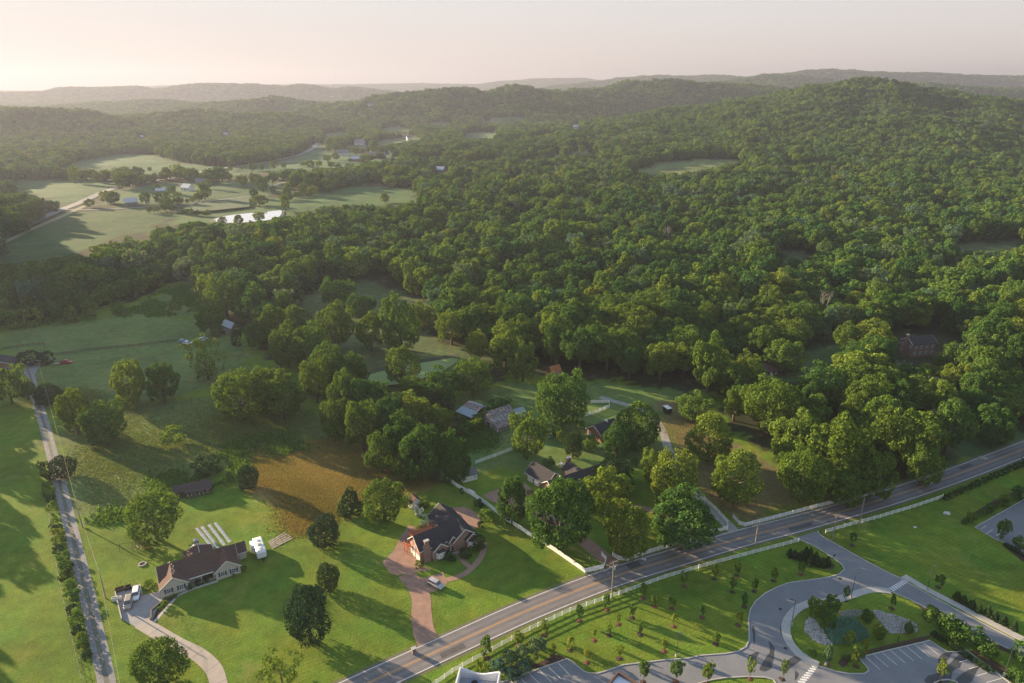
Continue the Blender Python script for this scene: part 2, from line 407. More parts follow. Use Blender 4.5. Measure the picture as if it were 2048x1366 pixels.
def axis(lo, hi, fine_lo, fine_hi, fine, grow, cap):
    a = list(np.arange(fine_lo, fine_hi, fine)); s = fine
    while a[-1] < hi: s = min(s * grow, cap); a.append(a[-1] + s)
    s = fine
    while a[0] > lo: s = min(s * grow, cap); a.insert(0, a[0] - s)
    return np.array(a)
gx = axis(-9500, 9500, -270, 300, 2.0, 1.035, 90)
gy = axis(-400, 11500, 80, 330, 2.0, 1.03, 90)
X, Y = np.meshgrid(gx, gy)
Z = H(X, Y)
_v = np.stack([X.ravel(), Y.ravel(), Z.ravel()], 1)
nx, ny = len(gx), len(gy)
_i = np.arange(nx * ny).reshape(ny, nx)
_f = np.stack([_i[:-1, :-1], _i[:-1, 1:], _i[1:, 1:], _i[1:, :-1]], -1).reshape(-1, 4)
gm, nt, out = new_mat('ground_cover')
p = nd(nt, 'ShaderNodeBsdfPrincipled', i_Roughness=.95); p.inputs['Specular IOR Level'].default_value = .1
at = nd(nt, 'ShaderNodeAttribute', attribute_name='cover')
pos = position(nt)
o_ = at.outputs['Color']
o_ = mul_color(nt, o_, noise(nt, pos, .035, 4), .72, 1.28)
o_ = mul_color(nt, o_, noise(nt, pos, .3, 4, .65), .74, 1.26)
o_ = mul_color(nt, o_, noise(nt, pos, 2.2, 3, .7), .72, 1.28)
hs = nd(nt, 'ShaderNodeHueSaturation'); nt.links.new(o_, hs.inputs['Color'])
mr = nd(nt, 'ShaderNodeMapRange', i_3=.46, i_4=.515); mr.inputs[1].default_value = .3; mr.inputs[2].default_value = .7
nt.links.new(noise(nt, pos, .09, 4), mr.inputs[0]); nt.links.new(mr.outputs[0], hs.inputs['Hue'])
# mowing lines
mp = nd(nt, 'ShaderNodeMapping'); mp.inputs['Rotation'].default_value = (0, 0, R(62)); nt.links.new(pos, mp.inputs[0])
wv = nd(nt, 'ShaderNodeTexWave', i_Scale=.3, i_Distortion=4.5, i_Detail=2.0); wv.inputs['Detail Scale'].default_value = .15
nt.links.new(mp.outputs[0], wv.inputs['Vector'])
o_ = mul_color(nt, hs.outputs[0], wv.outputs['Fac'], .955, 1.04)
# dry and worn patches
dm = nd(nt, 'ShaderNodeMapRange', i_3=0.0, i_4=.65); dm.inputs[1].default_value = .56; dm.inputs[2].default_value = .74; nt.links.new(noise(nt, pos, .075, 6, .68), dm.inputs[0])
dx = nd(nt, 'ShaderNodeMix', data_type='RGBA'); dx.inputs['B'].default_value = (.2, .175, .05, 1); nt.links.new(dm.outputs[0], dx.inputs['Factor']); nt.links.new(o_, dx.inputs['A'])
nt.links.new(dx.outputs['Result'], p.inputs['Base Color'])
bp = nd(nt, 'ShaderNodeBump', i_Strength=.55, i_Distance=.25)
nt.links.new(noise(nt, pos, 1.6, 4, .7), bp.inputs['Height']); nt.links.new(bp.outputs[0], p.inputs['Normal'])
nt.links.new(p.outputs[0], out.inputs[0])
GROUND_MAT = gm
gme = mesh_np('ground', _v, [_f], [gm], None, True)
ca = gme.color_attributes.new('cover', 'FLOAT_COLOR', 'POINT')
_c = np.ones((len(_v), 4), np.float32); _c[:, :3] = cover_color(_v[:, 0], _v[:, 1], _v[:, 2])
ca.data.foreach_set('color', _c.ravel())
tag(link('ground', gme), kind='structure')

# ------------------------------------------------------------------ tree models (unit size: crown radius 1, crown centre at z = 0)
def crown_mesh(name, mat, seed, n_lobe=26, n_leaf=3600, size=.085, lobe=(.26, .42), shape='round', low=-.8, jitter=.55, wild=1.0):
    g = np.random.default_rng(seed)
    # lobes spread through the crown, denser towards its surface
    d = g.normal(size=(n_lobe, 3)); d /= np.linalg.norm(d, axis=1)[:, None]
    d[:, 2] = np.where(d[:, 2] < low, -d[:, 2] * .6, d[:, 2])
    rad = g.uniform(.5, .86, n_lobe)
    ph = g.uniform(0, 6.28, 4)
    env = 1 + wild * (.16 * np.sin(2 * np.arctan2(d[:, 1], d[:, 0]) + ph[0]) + .16 * np.sin(3 * np.arctan2(d[:, 1], d[:, 0]) + ph[1]) * d[:, 2] + .12 * np.sin(4 * d[:, 2] + ph[2]))
    c = d * (rad * env)[:, None]
    lr = g.uniform(*lobe, n_lobe)
    if shape == 'cone':
        c[:, 2] = g.uniform(-.95, .8, n_lobe); w = .62 * np.clip((1 - c[:, 2]) / 1.9, .05, 1)
        a = g.uniform(0, 6.283, n_lobe); c[:, 0] = w * np.cos(a); c[:, 1] = w * np.sin(a); lr *= np.clip(.45 + .75 * (1 - c[:, 2]) / 2, .4, 1.1)
    if shape == 'spread': c[:, 2] = c[:, 2] * .8 + .1
    per = np.maximum(8, (n_leaf * lr ** 2 / np.sum(lr ** 2)).astype(int))
    idx = np.repeat(np.arange(n_lobe), per)
    n = len(idx)
    q = g.normal(size=(n, 3)); q /= np.linalg.norm(q, axis=1)[:, None]
    outw = c[idx] / (np.linalg.norm(c[idx], axis=1)[:, None] + 1e-6)
    flip = np.sum(q * outw, 1) < g.uniform(-.6, .25, n)
    q[flip] = q[flip] - 2 * np.sum(q[flip] * outw[flip], 1)[:, None] * outw[flip]
    bump = 1 + .16 * np.sin(q[:, 0] * 7 + idx) * np.sin(q[:, 1] * 8 + idx * 1.7) * np.sin(q[:, 2] * 7.3)
    ctr = c[idx] + q * (lr[idx] * bump * g.uniform(.74, 1.05, n))[:, None]
    # drop leaves buried deep inside another lobe
    keep = np.ones(n, bool)
    for k in range(n_lobe):
        keep &= ~((np.linalg.norm(ctr - c[k], axis=1) < lr[k] * .66) & (idx != k))
    ctr, q = ctr[keep], q[keep]; n = len(ctr)
    nn = q + g.normal(size=(n, 3)) * jitter; nn /= np.linalg.norm(nn, axis=1)[:, None]
    ref = np.where(np.abs(nn[:, 2:3]) < .9, np.array([[0, 0, 1.]]), np.array([[1., 0, 0]]))
    u = np.cross(nn, ref); u /= np.linalg.norm(u, axis=1)[:, None]
    w = np.cross(nn, u)
    a = g.uniform(0, 6.283, n)[:, None]
    u, w = u * np.cos(a) + w * np.sin(a), -u * np.sin(a) + w * np.cos(a)
    s = (size * g.uniform(.6, 1.35, n))[:, None]
    k_ = np.array([np.percentile(np.abs(ctr[:, 0]), 99.3), np.percentile(np.abs(ctr[:, 1]), 99.3), np.percentile(np.abs(ctr[:, 2]), 99)]); ctr = ctr / k_
    v = np.stack([ctr - u * s, ctr - w * s * .75, ctr + u * s, ctr + w * s * .75], 1).reshape(-1, 3)
    f = np.arange(4 * n).reshape(-1, 4)
    return mesh_np(name, v, [f], [mat])
def trunk_mesh(name, seed, mat, limbs=7, top=.55, r=.07):
    """trunk and limbs, from z=-1 (ground) up into the crown; scaled with the tree"""
    g = random.Random(seed); mb = MB()
    mb.tube((0, 0, 0), (.02, 0, .42), r * 1.3, r, 8); mb.tube((.02, 0, .42), (0, .02, .7), r, r * .6, 8)
    for i in range(limbs):
        a = i * 2.4 + g.random(); z0 = g.uniform(.3, .62)
        k = Vector((math.cos(a) * .25, math.sin(a) * .25, z0 + .16)); e = Vector((math.cos(a + .3) * .55, math.sin(a + .3) * .55, z0 + .3))
        mb.tube((0, 0, z0), k, r * .5, r * .34, 5); mb.tube(k, e, r * .34, r * .1, 5)
    return mb.mesh(name, mat, True)
def crowns(base, mat, seeds, **kw): return [crown_mesh(base, mat, s, **kw) for s in seeds]
CR_BROAD = crowns('crown', LEAF, range(11, 17), n_lobe=120, n_leaf=11000, size=.043, lobe=(.09, .26), jitter=.75)
CR_TALL = crowns('crown', LEAF, range(21, 24), n_lobe=110, n_leaf=9500, size=.045, lobe=(.09, .25), jitter=.75)
CR_SPARSE = crowns('crown', LEAF_LIGHT, range(31, 33), n_lobe=60, n_leaf=2800, size=.045, lobe=(.08, .2), jitter=1.0)
CR_DENSE = crowns('crown', LEAF_DARK, range(41, 43), n_lobe=84, n_leaf=11500, size=.042, lobe=(.2, .36), jitter=.55, wild=.1)
CR_ROUND = crowns('crown', LEAF, range(111, 114), n_lobe=90, n_leaf=11500, size=.042, lobe=(.18, .34), jitter=.6, wild=.08)
CR_CONE = crowns('crown', LEAF_DARK, range(51, 53), n_lobe=46, n_leaf=3000, size=.07, lobe=(.26, .4), shape='cone', jitter=.5, wild=.2)
CR_LIGHT = crowns('crown', LEAF_LIGHT, range(61, 64), n_lobe=90, n_leaf=7500, size=.047, lobe=(.09, .25), jitter=.75)
CR_SAP = crowns('crown', LEAF_LIGHT, range(71, 74), n_lobe=16, n_leaf=520, size=.14, lobe=(.28, .45), jitter=.8)
CR_SAPD = crowns('crown', LEAF, range(74, 77), n_lobe=16, n_leaf=700, size=.13, lobe=(.3, .48), jitter=.8)
CR_YEL = crowns('crown', LEAF_YELLOW, range(81, 83), n_lobe=14, n_leaf=520, size=.14, lobe=(.28, .45), jitter=.8)
CR_BLUE = crowns('crown', LEAF_BLUE, range(91, 93), n_lobe=22, n_leaf=1100, size=.11, lobe=(.28, .42), jitter=.7)
CR_BUSH = crowns('foliage', LEAF, range(101, 104), n_lobe=16, n_leaf=700, size=.12, lobe=(.3, .5), jitter=.7)
CR_BUSHD = crowns('foliage', LEAF_DARK, range(104, 106), n_lobe=16, n_leaf=700, size=.12, lobe=(.3, .5), jitter=.6)
CR_BUSHL = crowns('foliage', LEAF_LIGHT, range(106, 108), n_lobe=14, n_leaf=500, size=.13, lobe=(.3, .5), jitter=.7)
TRUNKS = [trunk_mesh('trunk', s, BARK) for s in (1, 2, 3)]
THIN = [trunk_mesh('trunk', s, BARK, 5, r=.045) for s in (4, 5)]
KINDS = {'round': CR_ROUND, 'broad': CR_BROAD, 'tall': CR_TALL, 'sparse': CR_SPARSE, 'dense': CR_DENSE, 'cone': CR_CONE, 'light': CR_LIGHT, 'sap': CR_SAP, 'sapd': CR_SAPD, 'yellow': CR_YEL, 'blue': CR_BLUE,
         'bush': CR_BUSH, 'bushd': CR_BUSHD, 'bushl': CR_BUSHL}
TAKEN = []     # (x, y, radius) of things standing on the land
def plant(name, kind, x, y, rad, half, clear, label, cat='tree', group=None, trunk=True, z=None):
    """a tree: crown radius, half crown height, clear trunk height"""
    z = float(H(x, y)) if z is None else z
    o = thing(name, label, cat, (x, y, z), rnd.uniform(0, 6.28), group)
    ms = KINDS[kind]
    c = link('crown' if cat != 'shrub' else 'foliage', rnd.choice(ms), o, (0, 0, clear + half)); c.scale = (rad, rad * rnd.uniform(.92, 1.08), half)
    if trunk:
        t = link('trunk', rnd.choice(THIN if kind in ('sap', 'sapd', 'yellow', 'sparse', 'blue', 'light') else TRUNKS), o)
        k = clear + half * 1.25
        w = min(rad, half) * (1.0 if cat != 'shrub' else .5)
        t.scale = (w, w, k)
    TAKEN.append((x, y, rad))
    return o
def seen_tree(name, kind, cx, cy, w, h, label, cat='tree', group=None, clear=None, trunk=True):
    """a tree given by the middle, width and height of its crown in the picture, stood on the ground there"""
    half = 6.0; z0 = 0.0
    for _ in range(6):
        cl = (.1 * half if clear is None else clear)
        g = G(cx, cy, z0 + cl + half)
        dep = float(project(g.x, g.y, g.z)[2]); rad = w / 2 * dep / F_PX
        th = math.atan2(HC - g.z, math.hypot(g.x, g.y))
        a2 = (h / 2 * dep / F_PX) ** 2 - (rad * math.sin(th)) ** 2
        half = max(math.sqrt(max(a2, 0)) / math.cos(th), rad * .72)
        z0 = float(H(g.x, g.y))
    return plant(name, kind, g.x, g.y, rad, half, cl, label, cat, group, trunk, z0)

# ------------------------------------------------------------------ trees placed one by one: kind, crown middle x, y, width, height (picture), label
TREES = [
    ('round', 305, 1034, 104, 98, 'large round maple on the lawn behind the white ranch house'),
    ('dense', 495, 955, 42, 46, 'small dark egg-shaped evergreen at the corner of the orange grass field'),
    ('round', 313, 1328, 108, 106, 'big leafy tree at the bottom left beside the curved concrete driveway'),
    ('dense', 615, 1226, 84, 114, 'tall oval tree alone on the sunlit lawn between the two houses'),
    ('dense', 655, 1155, 46, 54, 'small rounded tree just behind the tall oval lawn tree'),
    ('dense', 648, 1062, 64, 60, 'wide dark evergreen at the lower tip of the orange grass field'),
    ('cone', 700, 997, 52, 62, 'dark conical cedar beside the orange grass field'),
    ('round', 767, 1002, 84, 84, 'full tree catching sun behind the brick house'),
    ('sparse', 560, 1338, 96, 76, 'thin wispy tree at the bottom edge of the sunny lawn'),
    ('broad', 1025, 1002, 70, 92, 'tree beside the fence in front of the black roofed garage'),
    ('broad', 1122, 1030, 134, 150, 'biggest spreading tree in front of the long black roofed house'),
    ('light', 1215, 985, 100, 96, 'bright green tree in front of the long black roof'),
    ('dense', 1228, 950, 76, 66, 'dark round tree hiding the far end of the long black roof'),
    ('broad', 1250, 1062, 88, 112, 'tree behind the white fence beside the brown driveway entrance'),
    ('broad', 1366, 1045, 122, 118, 'dark broad tree overhanging the roadside white fence'),
    ('broad', 1350, 965, 110, 116, 'tall tree between the long house and the pale farm lane'),
    ('light', 1306, 935, 62, 66, 'light green tree beside the pale farm lane behind the long house'),
    ('round', 1275, 855, 84, 92, 'dense tree overlapping the right side of the brick garage'),
    ('round', 1236, 880, 60, 72, 'lower leafy tree against the front of the brick garage'),
    ('dense', 1146, 890, 38, 50, 'small dark upright evergreen left of the brick garage'),
    ('light', 1181, 886, 30, 32, 'small yellowish tree in front of the brick garage wall'),
    ('light', 1121, 873, 16, 26, 'slender young tree left of the dark upright evergreen'),
    ('light', 1054, 872, 72, 92, 'sunlit tree in front of the rusty roofed barn'),
    ('broad', 1122, 803, 100, 112, 'large sunlit tree behind the barn beside the white paddock fence'),
    ('tall', 910, 912, 60, 102, 'tall column shaped tree behind the small white shed'),
    ('broad', 845, 905, 92, 112, 'big tree at the lower end of the diagonal tree row'),
    ('round', 1420, 875, 88, 96, 'round tree on the dry mown strip right of the farm lane'),
    ('round', 1474, 952, 96, 106, 'round tree on the dry mown strip nearest the road'),
    ('light', 1392, 815, 74, 62, 'bushy light tree behind the small black trailer'),
    ('light', 1478, 795, 46, 60, 'tree with a golden sunlit top behind the dry mown strip'),
    ('sparse', 410, 716, 80, 86, 'airy yellow green tree alone in the left pasture'),
    ('broad', 256, 768, 74, 86, 'sunlit tree at the left of the pair in the left pasture'),
    ('broad', 322, 764, 72, 76, 'wide tree at the right of the pair in the left pasture'),
    ('tall', 146, 822, 58, 92, 'tall narrow tree right of the long gravel driveway'),
    ('broad', 207, 848, 84, 82, 'spreading tree in the rough meadow right of the gravel driveway'),
    ('broad', 478, 790, 96, 100, 'left tree of the big clump in the rough meadow'),
    ('broad', 560, 792, 92, 96, 'right tree of the big clump in the rough meadow'),
    ('broad', 524, 776, 80, 86, 'middle tree of the big clump in the rough meadow'),
    ('dense', 94, 787, 54, 36, 'low dark round tree beside the top of the gravel driveway'),
    ('light', 14, 768, 66, 78, 'tree cut by the left edge near the gravel driveway'),
    ('dense', 124, 934, 50, 44, 'low dark tree right of the middle of the gravel driveway'),
    ('broad', 52, 778, 30, 40, 'small tree left of the top of the gravel driveway'),
    ('tall', 802, 729, 66, 78, 'single tree standing at the green algae pond'),
    ('broad', 668, 657, 78, 92, 'left tree of the group on the shaded glade above the pond'),
    ('broad', 740, 660, 70, 76, 'low tree in the middle of the group on the shaded glade'),
    ('tall', 800, 645, 76, 112, 'tallest tree of the group on the shaded glade above the pond'),
    ('broad', 846, 632, 52, 56, 'small tree at the right of the group on the shaded glade'),
    ('broad', 676, 585, 64, 56, 'wide tree at the top of the shaded glade'),
    ('broad', 722, 612, 56, 46, 'low tree near the top of the shaded glade'),
    ('light', 1012, 700, 82, 92, 'bright tree at the right end of the algae pond'),
    ('broad', 1046, 722, 60, 76, 'tree beside the bright tree at the right end of the algae pond'),
    ('broad', 945, 752, 74, 72, 'tree behind the open metal roofed shed'),
    ('broad', 880, 776, 80, 70, 'tree in front of the algae pond dam'),
    ('broad', 1545, 812, 112, 116, 'broad sunlit tree at the left front of the right wood'),
    ('light', 1598, 885, 110, 120, 'lighter tree in the front clump of the right wood'),
    ('broad', 1610, 950, 104, 112, 'lowest tree of the front clump near the roadside white fence'),
    ('tall', 1690, 900, 112, 150, 'tall full tree in the middle of the front clump'),
    ('broad', 1745, 950, 90, 100, 'dark tree of the front clump nearest the road'),
    ('broad', 1690, 975, 84, 74, 'low tree of the front clump overhanging the road verge'),
    ('broad', 1812, 880, 118, 124, 'broad dark tree on the wood edge above the road'),
    ('tall', 1905, 850, 76, 110, 'upright tree on the wood edge above the road bend'),
    ('broad', 1850, 930, 70, 84, 'shaded tree by the road at the wood edge'),
    ('broad', 1990, 850, 72, 80, 'rounded tree above the road at the right edge'),
    ('light', 1712, 740, 104, 90, 'sunlit tree below the brick house in the wood'),
    ('broad', 1645, 775, 90, 84, 'tree in the right wood in front of the hidden cottage'),
    ('broad', 1572, 712, 78, 64, 'spreading tree over the hidden cottage'),
    ('light', 1496, 728, 60, 52, 'yellowish tree left of the hidden cottage'),
    ('broad', 1420, 730, 76, 120, 'tall tree at the left end of the right wood'),
    ('broad', 1905, 720, 66, 66, 'tree right of the brick house in the wood'),
]
for (k, cx, cy, w, h, lab) in TREES:
    seen_tree('deciduous_tree' if k not in ('dense', 'cone') else 'evergreen_tree', k, cx, cy, w, h, lab)
# diagonal row of trees between the meadow and the pond glade
ROW = [(505, 612, 60, 66), (448, 590, 70, 80), (420, 640, 50, 60), (545, 652, 66, 78), (572, 690, 66, 84), (516, 668, 50, 60), (618, 694, 78, 84), (655, 735, 76, 84), (700, 742, 66, 78), (630, 760, 60, 88),
       (590, 640, 60, 60), (690, 790, 72, 96), (735, 800, 84, 90), (672, 836, 60, 76), (724, 852, 66, 96), (775, 838, 82, 90), (760, 905, 66, 80), (800, 880, 76, 96), (826, 830, 80, 84), (812, 935, 62, 60), (876, 840, 60, 60)]
_rk = ['topmost', 'second', 'third', 'fourth', 'fifth', 'sixth', 'seventh', 'eighth', 'ninth', 'tenth', 'eleventh', 'twelfth', 'thirteenth', 'fourteenth', 'fifteenth', 'sixteenth', 'seventeenth', 'eighteenth', 'nineteenth', 'twentieth', 'lowest']
for i, (cx, cy, w, h) in enumerate(sorted(ROW, key=lambda q: q[1])):
    seen_tree('deciduous_tree', 'broad' if i % 3 else 'tall', cx, cy, w, h, _rk[i] + ' tree of the thick diagonal row between meadow and pond glade', group='trees of the diagonal row')

# trees that shade the left fields, on the hedgerow and added ridge beyond the left edge
for i in range(26):
    y = 95 + i * 9 + rnd.uniform(-3, 3); x = -(.99 * y + 22 + rnd.uniform(0, 14))
    if i in (4, 5, 9, 10, 15): continue
    r_ = rnd.uniform(4, 6)
    plant('deciduous_tree', 'broad', x, y, r_, rnd.uniform(5, 8), 2, 'tree of the hedgerow beyond the left edge of the field', group='trees of the left hedgerow')

# ------------------------------------------------------------------ the woods
NO_TREE = []      # (x, y, radius) kept clear for buildings in the woods
for px, py, r_ in [(1835, 700, 13), (1815, 712, 9), (1920, 694, 6), (1545, 740, 12), (1115, 750, 7), (445, 664, 13), (367, 683, 7), (408, 679, 7), (990, 850, 14), (940, 830, 14), (1025, 838, 10), (1200, 870, 10)]:
    g = G(px, py); NO_TREE.append((g.x, g.y, r_))
# far buildings that stand among trees keep their outlook open
for k, (px, py, w_) in enumerate([(1028, 350, 13), (878, 347, 14), (1152, 258, 10), (284, 277, 8), (452, 271, 8), (740, 212, 8), (664, 195, 8), (818, 280, 7), (720, 290, 9), (686, 311, 9), (3, 360, 16), (404, 369, 12)]):
    OPEN['yard_%d' % k] = ([(px - w_, py - 7), (px + w_, py - 7), (px + w_, py + 3), (px - w_, py + 3)], (.11, .15, .06))
OPEN['house_view'] = ([(1788, 660), (1872, 660), (1876, 694), (1832, 718), (1790, 708)], (.06, .1, .035))
OPEN['car_view'] = ([(1908, 684), (1940, 684), (1940, 704), (1908, 700)], (.06, .1, .035))
OPEN['cabin_view'] = ([(1102, 738), (1128, 738), (1128, 758), (1102, 758)], (.06, .1, .035))
# land seen from above the farms, to keep trees only where some could be seen
_az = np.linspace(-.86, .86, 240); _rr = 60 * 1.02 ** np.arange(270)
_A, _RR = np.meshgrid(_az, _rr, indexing='ij')
_el = np.arctan2(H(_RR * np.sin(_A), _RR * np.cos(_A)) - HC, _RR)
_mx = np.maximum.accumulate(_el, axis=1)
def could_see(x, y, ztop):
    a = np.arctan2(x, y); r = np.hypot(x, y)
    ia = np.clip(np.searchsorted(_az, a), 0, len(_az) - 1); ir = np.clip((np.log(np.maximum(r * .97, 60) / 60) / math.log(1.02)).astype(int), 0, len(_rr) - 1)
    return np.arctan2(ztop - HC, r) > _mx[ia, ir] - .003
def scatter(r0, r1, step, amax=.80):
    n = int(2 * r1 / step)
    xs = (np.arange(n) - n / 2) * step; ys = np.arange(0, r1, step)
    x, y = np.meshgrid(xs, ys); x = x.ravel() + rng.uniform(-.42, .42, x.size) * step; y = y.ravel() + rng.uniform(-.42, .42, y.size) * step
    r = np.hypot(x, y); m = (r >= r0) & (r < r1) & (np.abs(np.arctan2(x, y)) < amax)
    return x[m], y[m]
def wood(r0, r1, step, rad, hgt, amax=.80):
    x, y = scatter(r0, r1, step, amax)
    z = H(x, y)
    cr = rng.uniform(*rad, len(x)); ht = rng.uniform(*hgt, len(x)) * (.75 + .25 * cr / rad[1])
    und = np.sin(x / 31 + 1) * np.sin(y / 37) + .7 * np.sin(x / 17 + y / 23 + 2) * np.sin(y / 19 - x / 29)
    ht *= 1 + .14 * und; cr *= 1 + .1 * und
    bx, by, bd = project(x, y, z)
    tx, ty, _ = project(x, y, z + ht)
    mx_, my_, _ = project(x, y, z + ht * .55)
    ew = cr * F_PX / np.maximum(bd, 1) * .8
    ok = inside(bx, by, LOWER) | (bx < -100) | (bx > 2150) | (by < 165)
    for poly, _c2 in OPEN.values():
        ok &= ~(inside(bx, by, poly) | inside(tx, ty + 3, poly) | inside(mx_, my_, poly) | inside(mx_ - ew, my_, poly) | inside(mx_ + ew, my_, poly) | inside(tx - ew * .7, ty + 6, poly) | inside(tx + ew * .7, ty + 6, poly))
    ok &= (rng.random(len(x)) > .05) & (und > -1.25)
    ok &= could_see(x, y, z + ht)
    for (a, b, c) in TAKEN + NO_TREE: ok &= (x - a) ** 2 + (y - b) ** 2 > (c * .8 + cr * .55) ** 2
    return np.stack([x[ok], y[ok], z[ok], cr[ok], ht[ok]], 1)
W1 = np.concatenate([wood(230, 1150, 9.6, (4.0, 9.6), (10.5, 20.5), .98), ])  # wide spread also puts trees on the added shading ridge at the left
W2 = wood(1150, 2100, 10.5, (5.5, 8.5), (12, 18))
W3 = wood(2100, 3700, 16, (8, 12.5), (12, 17))
W4 = np.concatenate([wood(3700, 6200, 24, (11, 17), (10, 14)), wood(6200, 9400, 36, (17, 26), (10, 14))])
# the nearest trees of the wood stand as single trees, the rest is one mass
ppx, ppy, pdep = project(W1[:, 0], W1[:, 1], W1[:, 2] + 8)
invis = (ppx < -40) | (ppx > 2090)
order = np.argsort(np.where(invis, 1e9, pdep - W1[:, 3] * 12))
N_SINGLE = 205
near_i = order[:N_SINGLE]
ORD = ['first', 'second', 'third', 'fourth', 'fifth', 'sixth', 'seventh', 'eighth', 'ninth', 'tenth', 'eleventh', 'twelfth', 'thirteenth', 'fourteenth', 'fifteenth', 'sixteenth', 'seventeenth', 'eighteenth', 'nineteenth', 'twentieth']
ORD += ['twenty-' + w_ for w_ in ORD[:9]] + ['thirtieth'] + ['thirty-' + w_ for w_ in ORD[:9]] + ['fortieth'] + ['forty-' + w_ for w_ in ORD[:9]] + ['fiftieth'] + ['fifty-' + w_ for w_ in ORD[:9]]
MARKS = [(445, 664, 'the grey pasture barn'), (250, 600, 'the green scrub slope'), (60, 620, 'the left wood edge'), (740, 560, 'the top of the shaded glade'), (900, 680, 'the right glade side'), (1012, 700, 'the bright pond tree'), (1115, 747, 'the orange timber cabin'), (1122, 803, 'the big barn tree'),
         (1260, 790, 'the top of the pale farm lane'), (1334, 820, 'the small black trailer'), (1420, 730, 'the tall left wood tree'), (1545, 740, 'the hidden cottage'), (1610, 720, 'the shaded woodland glade'), (1683, 650, 'the bare grey dead tree'), (1797, 760, 'the bare pale snag'), (1830, 680, 'the woodland brick house'), (1925, 695, 'the cars in the wood'), (1842, 800, 'the bare spreading dead tree'), (1985, 690, 'the leaning dead trunk'), (1690, 900, 'the front clump by the road'), (1900, 880, 'the road bend'), (2020, 800, 'the right edge of the wood'), (1300, 640, 'the middle of the lower wood'), (1500, 620, 'the wood above the hidden cottage'), (1180, 690, 'the wood above the timber cabin')]
def wood_label(px, py):
    d = [(px - a) ** 2 + 2.5 * (py - b) ** 2 for a, b, _ in MARKS]; a, b, t = MARKS[int(np.argmin(d))]
    dx, dy = px - a, py - b
    rel = ('far ' if min(d) > 70 ** 2 else '') + (('right of ' if dx > 0 else 'left of ') if abs(dx) > 1.4 * abs(dy) else ('behind ' if dy < 0 else 'in front of '))
    return 'leafy wood tree ' + rel + t, 'wood trees near ' + t.replace('the ', '', 1)
for i in near_i:
    x, y, z, cr, ht = W1[i]
    lab, grp = wood_label(ppx[i], ppy[i])
    half = ht * .42
    t = plant('deciduous_tree', ('broad', 'broad', 'tall', 'light')[int(rng.integers(0, 4)) if rng.random() < .6 else 0], x, y, cr, half, ht - 2 * half, lab, group=grp)
TAKEN = TAKEN[:-N_SINGLE]
rest = np.delete(np.arange(len(W1)), near_i)
# low-detail trees used by the mass
src = bpy.data.collections.new('wood_tree_shapes')
def src_tree(i, n_leaf, size, mat):
    cm = crown_mesh('shape', mat, 200 + i, n_lobe=64, n_leaf=n_leaf, size=size, lobe=(.12, .32), jitter=.7)
    o = bpy.data.objects.new('shape_%d' % i, cm); src.objects.link(o); return o
for i in range(8): src_tree(i, 4200, .07, LEAF_FAR)
# other species mixed in: a dark cedar, a pale young crown, a loose crown with gaps
for i, (m_, kw_) in enumerate(((LEAF_DARK, dict(shape='cone', n_lobe=40, n_leaf=2600, size=.075, lobe=(.22, .36))), (LEAF_LIGHT, dict(n_lobe=60, n_leaf=3600, size=.065, lobe=(.12, .3), jitter=.8)), (LEAF_BLUE, dict(n_lobe=50, n_leaf=2000, size=.065, lobe=(.1, .26), jitter=.95)))):
    o_ = bpy.data.objects.new('shape_%d' % (8 + i), crown_mesh('shape', m_, 260 + i, **kw_)); src.objects.link(o_)
src2 = bpy.data.collections.new('far_tree_shapes')
def src_far(i):
    cm = crown_mesh('shape', LEAF_FAR, 300 + i, n_lobe=26, n_leaf=600, size=.16, lobe=(.2, .42), jitter=.55)
    o = bpy.data.objects.new('far_shape_%d' % i, cm); src2.objects.link(o)
for i in range(4): src_far(i)
def mass(name, rows, coll, label):
    n = len(rows)
    me = bpy.data.meshes.new(name); me.vertices.add(n)
    half = rows[:, 4] * .46
    co = np.stack([rows[:, 0], rows[:, 1], rows[:, 2] + rows[:, 4] - half], 1).astype(np.float32)
    me.vertices.foreach_set('co', co.ravel())
    a = me.attributes.new('size', 'FLOAT_VECTOR', 'POINT'); a.data.foreach_set('vector', np.stack([rows[:, 3], rows[:, 3], half], 1).astype(np.float32).ravel())
    a = me.attributes.new('turn', 'FLOAT_VECTOR', 'POINT'); t = np.zeros((n, 3), np.float32); t[:, 2] = rng.uniform(0, 6.28, n); a.data.foreach_set('vector', t.ravel())
    o = link(name, me)
    ng = bpy.data.node_groups.new(name, 'GeometryNodeTree')
    ng.interface.new_socket('Geometry', in_out='INPUT', socket_type='NodeSocketGeometry'); ng.interface.new_socket('Geometry', in_out='OUTPUT', socket_type='NodeSocketGeometry')
    gi = ng.nodes.new('NodeGroupInput'); go = ng.nodes.new('NodeGroupOutput')
    ip = ng.nodes.new('GeometryNodeInstanceOnPoints'); ci = ng.nodes.new('GeometryNodeCollectionInfo')
    ci.inputs['Collection'].default_value = coll; ci.inputs['Separate Children'].default_value = True; ci.inputs['Reset Children'].default_value = True
    ip.inputs['Pick Instance'].default_value = True
    for nm, sock in (('size', 'Scale'), ('turn', 'Rotation')):
        at_ = ng.nodes.new('GeometryNodeInputNamedAttribute'); at_.data_type = 'FLOAT_VECTOR'; at_.inputs[0].default_value = nm
        ng.links.new(at_.outputs[0], ip.inputs[sock])
    rv = ng.nodes.new('FunctionNodeRandomValue'); rv.data_type = 'INT'; rv.inputs[5].default_value = len(coll.objects) - 1
    ng.links.new(rv.outputs[2], ip.inputs['Instance Index'])
    ng.links.new(gi.outputs[0], ip.inputs['Points']); ng.links.new(ci.outputs[0], ip.inputs['Instance']); ng.links.new(ip.outputs[0], go.inputs[0])
    md = o.modifiers.new('trees', 'NODES'); md.node_group = ng
    return tag(o, label, 'forest', kind='stuff')
